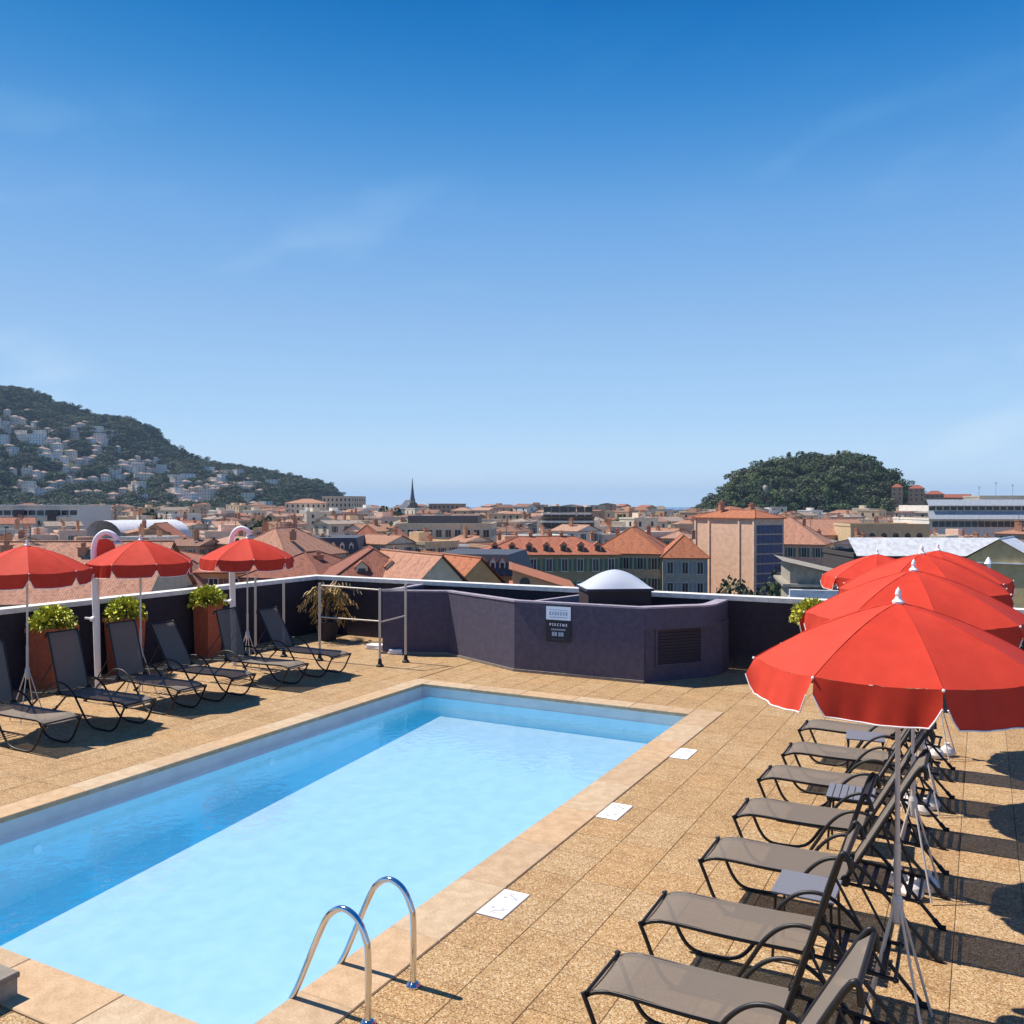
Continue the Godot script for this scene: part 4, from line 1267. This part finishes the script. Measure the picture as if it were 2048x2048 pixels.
				for q in (rng.randi() % 3 if ri < 5 else 0):
					var ds := MB.new()
					var spot := Vector3(rng.randf_range(-w * 0.4, w * 0.4), hh + rng.randf_range(0.8, 2.2), rng.randf_range(0.0, 4.0))
					ds.tube(PackedVector3Array([spot - Vector3(0, 2.0, 0), spot]), 0.05, 5)
					ds.lathe(PackedVector2Array([Vector2(0.0, 0.0), Vector2(0.35, 0.06), Vector2(0.5, 0.16)]), spot, 8)
					part(ds, "dish", M.white, b)
				if kind == "flat" and rng.randf() < 0.6:
					var mb := MB.new(); mb.box(Vector3(rng.randf_range(-2, 2), hh + 1.3, 0), Vector3(w * 0.3, 2.6, 4)); part(mb, "roof_hut", wall_mat(wc[0]), b)
			e += w * rng.randf_range(0.8, 1.12)
	# trees between the houses
	for q in [[30.0, 118, 19.6, 5], [38.0, 122, 20.6, 6], [-62.0, 200, 24.0, 3], [-34.0, 262, 25.0, 0], [-90.0, 330, 26.0, 2], [-96.0, 334, 25.0, 0], [-160, 420, 27.0, 2], [-178, 424, 27.0, 0], [40.0, 300, 24.0, 2], [55, 400, 25.0, 0], [-66, 520, 27.0, 3], [-72, 540, 28, 0], [75, 420, 25.0, 3]]:
		tree("street_tree", "tree crown showing between roofs of the town", T(q[0], q[1], GROUND_Y), q[2], M.crowns[q[3]], "street trees between the roofs", 0.5 if q[3] != 3 else 0.4)

# ------------------------------------------------------------------ loungers
# local axes: +x from the foot end to the head end, y up, z across
func make_lounger(called: String, label: String, lean: float, back_len: float, seat_len := 1.09, cloth: Material = null) -> Node3D:
	var t := thing(called, label, "sun lounger")
	var hz := 0.25
	var kx := seat_len / 1.09
	if cloth == null: cloth = M.sling
	var hinge := Vector3(seat_len, 0.445, 0)
	var dirb := Vector3(cos(deg_to_rad(lean)), sin(deg_to_rad(lean)), 0)
	var nb := Vector3(-dirb.y, dirb.x, 0)
	# seat sling: a thin curved sheet rolled over the foot end
	var top := []
	for j in 15:
		var x := (seat_len - 0.015) * j / 14.0
		var y := 0.445 - 0.07 * pow(clampf(1.0 - x / 0.2, 0, 1), 2.0) - 0.012 * sin(x / seat_len * PI)
		var ra := PackedVector3Array()
		for i in 7:
			var z := lerpf(-hz, hz, i / 6.0)
			var sag := -0.012 * (1.0 - pow(absf(z) / hz, 2.0))
			ra.append(Vector3(x, y + sag, -z))
		top.append(ra)
	var sm := MB.new(); sm.sheet(top)
	part(sm, "seat_sling", cloth, t)
	var bt := []
	for j in 15:
		var l := 0.03 + (back_len - 0.03) * j / 14.0
		var ra := PackedVector3Array()
		for i in 7:
			var z := lerpf(-hz, hz, i / 6.0)
			var sag := -0.012 * (1.0 - pow(absf(z) / hz, 2.0))
			var p := hinge + dirb * l + nb * (sag + 0.006)
			if j == 14: p -= nb * 0.03
			ra.append(Vector3(p.x, p.y, -z))
		bt.append(ra)
	var bm := MB.new(); bm.sheet(bt)
	part(bm, "back_sling", cloth, t)
	# one wavy tube a side: foot corner, ground loop, armrest arch, rear foot
	for s in [-1, 1]:
		var z: float = s * 0.265
		var mb := MB.new()
		var c := [Vector3(0.0, 0.40, z), Vector3(0.045, 0.30, z), Vector3(0.13, 0.11, z), Vector3(0.22, 0.025, z), Vector3(0.36, 0.015, z), Vector3(0.50, 0.03, z), Vector3(0.60, 0.10, z), Vector3(0.72, 0.29, z), Vector3(0.83, 0.47, z), Vector3(0.95, 0.575, z), Vector3(1.08, 0.60, z), Vector3(1.2, 0.555, z), Vector3(1.36, 0.40, z), Vector3(1.69, 0.03, z)]
		c = c.map(func(q): return Vector3(q.x * kx, q.y, q.z))
		mb.tube(curve_pts(c, 5), 0.0145, 8)
		var fr := part(mb, "side_frame", M.frame, t)
		var ft := MB.new()
		ft.tube(PackedVector3Array([Vector3(1.66 * kx, 0.066, z), Vector3(1.7 * kx, 0.018, z), Vector3(1.7 * kx + 0.04, 0.016, z)]), 0.021, 8)
		part(ft, "foot_cap", M.rubber, fr)
		var rl := MB.new()
		rl.tube(curve_pts([Vector3(0.0, 0.36, s * 0.236), Vector3(0.06, 0.398, s * 0.236), Vector3(0.2, 0.424, s * 0.236), Vector3(0.6 * kx, 0.416, s * 0.236), Vector3(1.1 * kx, 0.42, s * 0.236), Vector3(1.6 * kx, 0.38, s * 0.236)], 4), 0.0135, 8)
		part(rl, "seat_rail", M.frame, t)
		var hb := MB.new()
		hb.tube(PackedVector3Array([hinge + Vector3(0, -0.005, s * 0.225), hinge + Vector3(0, -0.005, s * 0.275)]), 0.036, 12)
		part(hb, "hinge", M.rubber, t)
		var pr := MB.new()
		var pm := hinge + dirb * 0.5
		pr.tube(PackedVector3Array([Vector3(pm.x, pm.y, s * 0.215), Vector3(1.52 * kx, 0.40, s * 0.215)]), 0.009, 6)
		part(pr, "prop", M.frame, t)
	var bf := MB.new()
	var p0 := hinge; var p1 := hinge + dirb * (back_len - 0.05); var p2 := hinge + dirb * back_len - nb * 0.03; var p3 := hinge + dirb * (back_len - 0.06) - nb * 0.075
	for s in [-1, 1]:
		var zz := Vector3(0, 0, s * 0.245)
		bf.tube(curve_pts([p0 + zz, p0.lerp(p1, 0.5) + zz, p1 + zz, p2 + zz, p3 + zz], 4), 0.0145, 8)
	bf.tube(PackedVector3Array([p2 - Vector3(0, 0, 0.245), p2 + Vector3(0, 0, 0.245)]), 0.0125, 8)
	part(bf, "back_frame", M.frame, t)
	for q in [[0.02, 0.40], [1.09, 0.425], [1.58, 0.383]]:
		var x: float = q[0] * kx
		var y: float = q[1]
		var cb := MB.new()
		cb.tube(PackedVector3Array([Vector3(x, y, -0.262), Vector3(x, y, 0.262)]), 0.011, 8)
		part(cb, "cross_bar", M.frame, t)
	for k in 5:
		var x := (1.18 + k * 0.082) * kx
		var sl := MB.new()
		sl.box(Vector3(x, 0.412 - (x / kx - 1.1) * 0.09, 0), Vector3(0.035, 0.012, 0.46))
		part(sl, "slat", M.frame, t)
	return t

func build_loungers() -> void:
	var near := [3.92, 4.93, 5.9, 7.12, 8.23, 9.42, 10.46, 11.68]
	var names := ["grey lounger at the very bottom edge with only its backrest top in view", "first whole grey lounger from the bottom edge in the row beside the pool", "second whole grey lounger from the bottom edge in the row beside the pool", "third lounger of the right row, just beyond the first little table", "fourth lounger of the right row, before the second little table", "fifth lounger of the right row, just beyond the second little table", "sixth lounger of the right row, before the last little table", "seventh and last lounger of the right row, under the parasol hem"]
	var group := "grey loungers in the right row"
	var steep := make_lounger("sun_lounger", names[1], 73, 1.05)
	steep.position = W(-2.02, near[1]); steep.set_meta("group", group)
	copy_of(steep, names[2], W(-2.03, near[2]), 0.012)
	var eased := make_lounger("sun_lounger", names[3], 61, 1.03)
	eased.position = W(-1.97, near[3]); eased.set_meta("group", group)
	copy_of(eased, names[0], W(-2.03, near[0]), -0.015)
	for k in range(4, 8):
		copy_of(eased, names[k], W(-2.0 + [0.02, -0.02, 0.01, -0.02][k - 4], near[k]), [0.01, -0.02, 0.015, -0.01][k - 4])
	var lefts := [7.4, 8.6, 9.65, 10.7, 11.85, 13.05]
	var ln := ["dark lounger cut by the left edge below the first parasol", "second dark lounger along the left parapet, before the first terracotta pot", "third dark lounger along the left parapet, beside the second parasol", "fourth dark lounger along the left parapet, left of the third parasol", "fifth dark lounger along the left parapet, behind the third round shadow", "last dark lounger along the left parapet, nearest the corner railing"]
	var back := make_lounger("parapet_lounger", ln[0], 74, 0.9, 1.42)
	back.position = W(-10.55, lefts[0]); back.rotation.y = PI; back.set_meta("group", "dark loungers along the left parapet")
	var low := make_lounger("parapet_lounger", ln[3], 58, 0.86, 1.42)
	low.position = W(-10.65, lefts[3]); low.rotation.y = PI + 0.02; low.set_meta("group", "dark loungers along the left parapet")
	for k in [1, 2, 4, 5]:
		copy_of(low if k == 5 else back, ln[k], W(-10.57 + [0.03, -0.1, -0.08, 0.06, 0.04][k - 1], lefts[k]), PI + [0.02, -0.03, 0.02, 0.04, -0.02][k - 1])

# ------------------------------------------------------------------ parasols
func make_parasol(label: String, apex: float, phase: float, weight: bool, group: String, seed_: int) -> Node3D:
	var t := thing("red_parasol", label, "parasol", Vector3.ZERO, 0.0, group)
	var R := 0.855
	var drop := 0.36
	var r := RandomNumberGenerator.new(); r.seed = seed_
	var prof := func(k: float) -> float: return apex - drop * (0.35 * k + 0.65 * pow(k, 1.7))
	var pm := MB.new()
	pm.tube(PackedVector3Array([Vector3(0, 0.64, 0), Vector3(0, 1.2, 0), Vector3(0, apex + 0.01, 0)]), 0.0155, 10)
	pm.tube(PackedVector3Array([Vector3(0, 0.63, 0), Vector3(0, 1.12, 0)]), 0.021, 10)
	part(pm, "pole", M.pole, t)
	var fm := MB.new()
	fm.lathe(PackedVector2Array([Vector2(0.034, -0.006), Vector2(0.036, 0.008), Vector2(0.022, 0.022), Vector2(0.014, 0.04), Vector2(0.019, 0.052), Vector2(0.014, 0.075), Vector2(0.0, 0.098)]), Vector3(0, apex, 0), 12)
	part(fm, "finial", M.white, t)
	var hub := MB.new()
	hub.lathe(PackedVector2Array([Vector2(0.0, -0.03), Vector2(0.04, -0.03), Vector2(0.04, 0.04), Vector2(0.0, 0.04)]), Vector3(0, apex - 0.5, 0), 12)
	part(hub, "runner_hub", M.white, t)
	for k in 8:
		var a0 := phase + TAU * k / 8.0; var a1 := phase + TAU * (k + 1) / 8.0
		var d0 := Vector3(cos(a0), 0, sin(a0)); var d1 := Vector3(cos(a1), 0, sin(a1))
		# rib and strut
		var rb := MB.new()
		var pts := PackedVector3Array()
		for j in 7: pts.append(d0 * R * j / 6.0 + Vector3(0, prof.call(j / 6.0) - 0.014, 0))
		rb.tube(pts, 0.005, 5)
		var rib := part(rb, "rib", M.steel, t)
		var st := MB.new()
		st.tube(PackedVector3Array([d0 * 0.035 + Vector3(0, apex - 0.5, 0), d0 * R * 0.52 + Vector3(0, prof.call(0.52) - 0.018, 0)]), 0.004, 5)
		part(st, "strut", M.steel, rib)
		var tip := MB.new()
		tip.lathe(PackedVector2Array([Vector2(0, -0.01), Vector2(0.008, -0.004), Vector2(0.008, 0.004), Vector2(0, 0.01)]), d0 * (R + 0.008) + Vector3(0, prof.call(1.0) - 0.004, 0), 8)
		part(tip, "rib_tip", M.white, rib)
		# cloth panel between two ribs
		var rows := []
		var sagk := r.randf_range(0.012, 0.024)
		var ph0 := r.randf() * TAU
		for j in 10:
			var kk := maxf(j / 9.0, 0.03)
			var row := PackedVector3Array()
			for i in 9:
				var s := i / 8.0
				var p := (d0.lerp(d1, s)) * R * kk + Vector3(0, prof.call(kk), 0)
				p.y -= sagk * sin(PI * s) * kk
				p.y += (0.0022 * sin(s * 17.0 + k * 2.0 + kk * 9.0) + 0.003 * sin(s * 29.0 - kk * 4.0 + ph0) * smoothstep(0.6, 1.0, kk)) * kk
				row.append(p)
			rows.append(row)
		var cm := MB.new(); cm.sheet(rows)
		var m: Material = M.red[k % 3]
		var panel := part(cm, "panel", m, t)
		var sm := MB.new()
		var sp := PackedVector3Array()
		for j in 9: sp.append(d0 * R * (0.03 + 0.97 * j / 8.0) + Vector3(0, prof.call(0.03 + 0.97 * j / 8.0) + 0.0005, 0))
		sm.tube(sp, 0.0032, 5)
		part(sm, "seam", M.red[0], panel)
		# hanging valance with a notch at each rib
		var vr := []
		var edge := PackedVector3Array()
		var out := (d0 + d1).normalized()
		var f1 := r.randf_range(5, 9); var ph := r.randf() * TAU; var amp := r.randf_range(0.006, 0.013); var flare := r.randf_range(0.0, 0.05)
		for j in 6:
			var row := PackedVector3Array()
			for i in 21:
				var s := i / 20.0
				var hang := 0.205 - 0.105 * clampf(1.0 - minf(s, 1.0 - s) / 0.09, 0, 1)
				var q := j / 5.0
				var p: Vector3 = (d0.lerp(d1, s)) * R + Vector3(0, prof.call(1.0) - sagk * sin(PI * s), 0)
				p.y -= hang * q
				p += out * (flare * q + amp * q * (sin(s * f1 * 2.0 + ph) + 0.5 * sin(s * f1 * 5.1 + ph * 2.0)))
				row.append(p)
				if j == 5: edge.append(p)
			vr.append(row)
		var vm := MB.new(); vm.sheet(vr)
		part(vm, "valance", m, panel)
		var em := MB.new(); em.tube(edge, 0.0048, 5)
		part(em, "piping", M.piping, panel)
	# splayed foot
	var hb := MB.new()
	hb.lathe(PackedVector2Array([Vector2(0.024, 0.62), Vector2(0.036, 0.64), Vector2(0.036, 0.76), Vector2(0.024, 0.8)]), Vector3.ZERO, 10)
	part(hb, "foot_hub", M.pole, t)
	for k in 4:
		var a := phase + 0.4 + TAU * k / 4.0
		var d := Vector3(cos(a), 0, sin(a))
		var lm := MB.new()
		lm.tube(PackedVector3Array([d * 0.028 + Vector3(0, 0.72, 0), d * 0.25 + Vector3(0, 0.012, 0)]), 0.009, 6)
		part(lm, "foot_leg", M.pole, t)
	if weight:
		for k in 3:
			var a := phase + 1.0 + TAU * k / 3.0
			var wm := MB.new()
			wm.lathe(PackedVector2Array([Vector2(0.0, 0.005), Vector2(0.075, 0.012), Vector2(0.09, 0.05), Vector2(0.07, 0.10), Vector2(0.03, 0.135), Vector2(0.035, 0.165), Vector2(0.0, 0.17)]), Vector3(cos(a) * 0.13, 0, sin(a) * 0.13), 10)
			part(wm, "weight", M.weight, t)
	return t

func build_parasols() -> void:
	var ph := deg_to_rad(YAW - 2.0)
	var rows := [
		[-12.5, 8.2, 2.60, false, "red parasol cut by the left edge of the picture", "red parasols along the left parapet"],
		[-12.5, 10.2, 2.61, false, "middle one of the three red parasols along the left parapet", "red parasols along the left parapet"],
		[-12.45, 12.6, 2.56, false, "red parasol nearest the corner in the left row", "red parasols along the left parapet"],
		[-0.456, 5.92, 2.60, false, "large red parasol in the foreground shading the right row of loungers", "red parasols over the right row"],
		[-0.5, 8.0, 2.66, true, "red parasol directly behind the large foreground one", "red parasols over the right row"],
		[-0.56, 10.2, 2.69, true, "third red parasol of the right row, mostly hidden", "red parasols over the right row"],
		[-0.5, 12.5, 2.62, true, "fourth red parasol of the right row showing its right side", "red parasols over the right row"],
		[-1.55, 15.9, 2.38, true, "small far red parasol beside the planter at the far parapet", ""],
	]
	for k in rows.size():
		var q: Array = rows[k]
		var o := make_parasol(q[4], q[2], ph + [0.1, -0.05, 0.2, 0.0, 0.06, -0.1, 0.12, 0.25][k], q[3], q[5], 100 + k)
		o.position = W(q[0], q[1])

# ------------------------------------------------------------------ small tables
func build_tables() -> void:
	var labels := ["blue grey slatted side table between the second and third right-row loungers", "slatted side table between the fourth and fifth right-row loungers", "slatted side table between the sixth and seventh right-row loungers"]
	var at := [[-1.09, 6.51], [-1.08, 8.83], [-1.2, 11.07]]
	for k in 3:
		var t := thing("side_table", labels[k], "table", W(at[k][0], at[k][1]), [0.0, PI / 2, 0.0][k] + 0.05 * k, "slatted side tables")
		for j in 7:
			var mb := MB.new()
			mb.box(Vector3(0, 0.495, -0.18 + j * 0.06), Vector3(0.42, 0.016, 0.054), Basis(), 0.004)
			part(mb, "slat", M.table, t)
		for s in [-1, 1]:
			var rm := MB.new()
			rm.box(Vector3(s * 0.185, 0.472, 0), Vector3(0.03, 0.028, 0.40))
			part(rm, "apron", M.frame, t)
			for z in [-1, 1]:
				var lm := MB.new()
				lm.tube(PackedVector3Array([Vector3(s * 0.185, 0.462, z * 0.17), Vector3(s * 0.2, 0.0, z * 0.19)]), 0.011, 6)
				part(lm, "leg", M.frame, t)

# ------------------------------------------------------------------ planters
func leafy(mb: MB, r: RandomNumberGenerator, count: int, rad: float, hgt: float, at: Vector3, base: Color, size: float) -> void:
	for i in count:
		var a := r.randf() * TAU
		var el := r.randf_range(-0.15, 1.45)
		var d := Vector3(cos(a) * cos(el), sin(el), sin(a) * cos(el))
		var p := at + Vector3(d.x * rad, d.y * hgt, d.z * rad) * r.randf_range(0.45, 1.0)
		var dirv := (d + Vector3(r.randfn(), r.randfn() * 0.6, r.randfn()) * 0.5).normalized()
		var side := dirv.cross(Vector3(r.randfn(), r.randfn(), r.randfn())).normalized()
		var s := size * r.randf_range(0.6, 1.25)
		var k := r.randf_range(0.55, 1.3)
		mb.tint = Color(base.r * k * r.randf_range(0.85, 1.15), base.g * k, base.b * k)
		var mid := p + dirv * s * 0.55 + Vector3(0, s * 0.1, 0)
		var tip := p + dirv * s - Vector3(0, s * 0.22, 0)
		mb.quad(p, mid - side * s * 0.24, tip, mid + side * s * 0.236)

func planter(called: String, label: String, x: float, nn: float, pot: Material, w0: float, w1: float, h: float, plant: Color, seed_: int, leaf_n: int, group: String) -> void:
	var t := thing(called, label, "planter", W(x, nn), 0.06 * (seed_ % 5), group)
	var mb := MB.new()
	var prof := PackedVector2Array([Vector2(w0, 0.0), Vector2(w1 * 0.97, h - 0.09), Vector2(w1 * 1.06, h - 0.088), Vector2(w1 * 1.06, h), Vector2(w1 * 0.92, h), Vector2(w1 * 0.9, h - 0.06), Vector2(0.0, h - 0.06)])
	mb.lathe(prof, Vector3.ZERO, 4, false, PI / 4)
	part(mb, "pot", pot, t)
	var sm := MB.new()
	sm.box(Vector3(0, h - 0.055, 0), Vector3(w1 * 1.2, 0.02, w1 * 1.2))
	part(sm, "soil", M.soil, t)
	var r := RandomNumberGenerator.new(); r.seed = seed_
	var pl := MB.new()
	leafy(pl, r, leaf_n * 4, 0.36, 0.34, Vector3(0, h - 0.0, 0), plant, 0.088)
	part(pl, "foliage", M.leaf, t)
	var stx := MB.new()
	for k in 7:
		var a := k * 0.9
		stx.tube(PackedVector3Array([Vector3(0, h - 0.07, 0), Vector3(cos(a) * 0.2, h + 0.2, sin(a) * 0.2)]), 0.008, 5)
	part(stx, "stem", M.bark, t)

func build_planters() -> void:
	var lime := Color(0.50, 0.52, 0.06)
	planter("terracotta_planter", "tall terracotta planter with lime leaves beside the first left parasol", -14.32, 9.85, M.terracotta, 0.33, 0.40, 1.08, lime, 3, 420, "tall planters along the left parapet")
	planter("terracotta_planter", "tall terracotta planter half hidden behind the second left parasol pole", -14.4, 11.4, M.terracotta, 0.30, 0.38, 1.08, lime, 4, 420, "tall planters along the left parapet")
	planter("terracotta_planter", "slim terracotta planter with a dome of lime leaves left of the third parasol", -14.42, 13.45, M.terracotta, 0.26, 0.30, 1.14, lime, 6, 380, "tall planters along the left parapet")
	planter("tan_planter", "tan planter with yellow green leaves at the far parapet beside the red parasols", -2.72, 16.75, M.tan_pot, 0.26, 0.31, 1.12, Color(0.48, 0.48, 0.06), 8, 380, "")
	planter("tan_planter", "planter with yellow green leaves half out of the picture at the right edge", 0.15, 15.9, M.tan_pot, 0.26, 0.31, 1.05, Color(0.48, 0.46, 0.07), 9, 320, "")
	# withered palm in the corner
	var t := thing("withered_palm", "withered straw coloured palm drooping from a dark pot in the terrace corner", "plant", W(-13.7, 16.45))
	var pm := MB.new()
	pm.lathe(PackedVector2Array([Vector2(0.0, 0.0), Vector2(0.2, 0.0), Vector2(0.27, 0.42), Vector2(0.29, 0.42), Vector2(0.29, 0.46), Vector2(0.25, 0.46), Vector2(0.24, 0.4), Vector2(0, 0.4)]), Vector3.ZERO, 16)
	part(pm, "pot", M.dark_pot, t)
	var st := MB.new()
	st.tube(PackedVector3Array([Vector3(0, 0.4, 0), Vector3(0.02, 0.75, 0.01), Vector3(0, 1.12, 0)]), 0.05, 7, 0.04)
	part(st, "trunk", M.bark, t)
	var r := RandomNumberGenerator.new(); r.seed = 31
	for k in 40:
		var a := r.randf() * TAU
		var rise := r.randf_range(-0.25, 0.5)
		var ln := r.randf_range(0.35, 0.78)
		var d := Vector3(cos(a), 0, sin(a))
		var fm := MB.new()
		for q in 10:
			var s := q / 9.0
			var p := Vector3(0, 1.16, 0) + d * ln * s + Vector3(0, rise * sin(s * PI * 0.6) - r.randf_range(0.4, 0.62) * s * s, 0)
			var side := d.cross(Vector3.UP)
			var kk := r.randf_range(0.6, 1.3)
			fm.tint = Color(0.46 * kk, 0.29 * kk, 0.09 * kk) if k % 3 else Color(0.20 * kk, 0.14 * kk, 0.07 * kk)
			for sg in [-1, 1]:
				var e: Vector3 = p + side * sg * 0.13 * (1.1 - s * 0.6) - Vector3(0, r.randf_range(0.05, 0.16), 0) + d * 0.05
				fm.quad(p, p + d * 0.03, e + d * 0.02, e)
		part(fm, "frond", M.leaf, t)

# ------------------------------------------------------------------ railing, posts, showers
func build_rails_and_showers() -> void:
	var t := thing("corner_railing", "slim pale metal railing with open gate posts before the terrace corner", "railing")
	var posts := [[-13.8, 14.2, 1.66], [-13.0, 14.2, 1.6], [-12.03, 14.2, 1.6], [-10.53, 14.23, 1.55], [-10.35, 14.86, 1.6]]
	for q in posts:
		var mb := MB.new()
		mb.tube(PackedVector3Array([W(q[0], q[1], 0.0), W(q[0], q[1], q[2])]), 0.026, 10)
		var po := part(mb, "post", M.post, t)
		var fb := MB.new()
		fb.lathe(PackedVector2Array([Vector2(0.075, 0.002), Vector2(0.075, 0.03), Vector2(0.045, 0.05), Vector2(0.03, 0.16), Vector2(0.027, 0.16)]), W(q[0], q[1], 0.0), 12)
		part(fb, "foot", M.rubber, po)
	var rails := [[W(-10.53, 14.23, 0.88), W(-10.35, 14.86, 0.95)], [W(-10.53, 14.23, 1.52), W(-10.35, 14.86, 1.5)], [W(-12.03, 14.2, 0.9), W(-10.53, 14.23, 0.9)], [W(-12.03, 14.2, 1.55), W(-10.53, 14.23, 1.52)]]
	for r in rails:
		var mb := MB.new()
		mb.tube(PackedVector3Array(r), 0.0145, 8)
		part(mb, "rail", M.post, t)
	var sl := ["white arched shower column with a red disc between the first two left parasols", "white arched shower column behind the third left parasol"]
	var sp := [[-13.2, 9.88], [-13.2, 12.96]]
	for k in 2:
		var s := thing("shower_column", sl[k], "shower", W(sp[k][0], sp[k][1]), deg_to_rad(YAW), "shower columns along the left parapet")
		var mb := MB.new()
		mb.tube(PackedVector3Array([Vector3(0.03, 0, 0), Vector3(0.02, 0.5, 0), Vector3(0, 1.3, 0), Vector3(-0.02, 2.2, 0)]), 0.045, 12, 0.062)
		part(mb, "column", M.white, s)
		var ar := MB.new()
		ar.tube(curve_pts([Vector3(-0.02, 2.18, 0), Vector3(-0.03, 2.45, 0), Vector3(0.02, 2.64, 0), Vector3(0.15, 2.74, 0), Vector3(0.29, 2.70, 0), Vector3(0.36, 2.60, 0)], 6), 0.055, 12, 0.04)
		part(ar, "arch", M.white, s)
		var hd := MB.new()
		hd.lathe(PackedVector2Array([Vector2(0.0, -0.03), Vector2(0.075, -0.03), Vector2(0.07, 0.0), Vector2(0.03, 0.02)]), Vector3(0.365, 2.58, 0), 12)
		part(hd, "shower_head", M.steel, s)
		var kn := MB.new()
		kn.tube(PackedVector3Array([Vector3(-0.06, 1.28, 0.03), Vector3(0.0, 1.28, 0.06)]), 0.045, 10)
		kn.tube(PackedVector3Array([Vector3(-0.02, 1.28, 0.0), Vector3(-0.17, 1.30, 0.05)]), 0.018, 8)
		part(kn, "tap", M.white, s)
		if k == 0:
			var dm := MB.new()
			dm.tube(PackedVector3Array([Vector3(0.15, 2.46, -0.012), Vector3(0.15, 2.46, 0.012)]), 0.175, 24)
			part(dm, "disc", M.disc, s)

func build_small_things() -> void:
	# printed white tiles let into the paving beside the coping
	var nn := [6.2125, 8.6375, 11.0625]
	var lab := ["white printed floor tile beside the coping nearest the ladder", "white printed floor tile beside the coping, middle one of three", "white printed floor tile beside the coping farthest from the ladder"]
	for k in 3:
		var t := thing("floor_tile", lab[k], "tile", W(-3.38, nn[k], 0.0), 0.0, "printed tiles beside the pool")
		var mb := MB.new(); mb.box(Vector3(0, -0.007, 0), Vector3(0.23, 0.03, 0.475), Basis(), 0.003)
		part(mb, "tile", M.white, t)
		var ink := MB.new()
		for s in [-1, 1]:
			ink.box(Vector3(0.02, 0.009, s * 0.13), Vector3(0.10, 0.002, 0.02), Basis(Vector3.UP, 0.5 * s))
			ink.box(Vector3(-0.04, 0.009, s * 0.1), Vector3(0.03, 0.002, 0.03), Basis(Vector3.UP, 0.78))
			ink.box(Vector3(0.05, 0.009, s * 0.09), Vector3(0.06, 0.002, 0.012))
			ink.box(Vector3(-0.01, 0.009, s * 0.175), Vector3(0.07, 0.002, 0.014))
		part(ink, "print", M.ink, t)
	# stone block at the near corner of the pool
	var b := thing("stone_block", "grey stone block with a dark top edge by the near end of the pool", "block", W(-5.98, 3.12))
	var bm := MB.new(); bm.box(Vector3(0, 0.068, 0), Vector3(0.9, 0.124, 0.86)); part(bm, "body", M.concrete, b)
	var tm := MB.new(); tm.box(Vector3(0, 0.15, 0), Vector3(0.92, 0.038, 0.88), Basis(), 0.006); part(tm, "top", M.plinth, b)
	# folded towels left at the foot of the far parapet
	for k in 2:
		var tw := thing("folded_towel", ["flat white folded towel on the floor left of the gate post", "small white folded towel touching the gate post foot"][k], "towel", W(-11.9 + k * 0.75, 15.95 - k * 0.3), 0.4 * k)
		for j in 2:
			var mb := MB.new(); mb.box(Vector3(0, 0.03 + j * 0.05, 0), Vector3(0.42 - j * 0.04 - k * 0.1, 0.046, 0.26), Basis(Vector3.UP, 0.08 * j), 0.012)
			part(mb, "fold", M.cloth_white, tw)
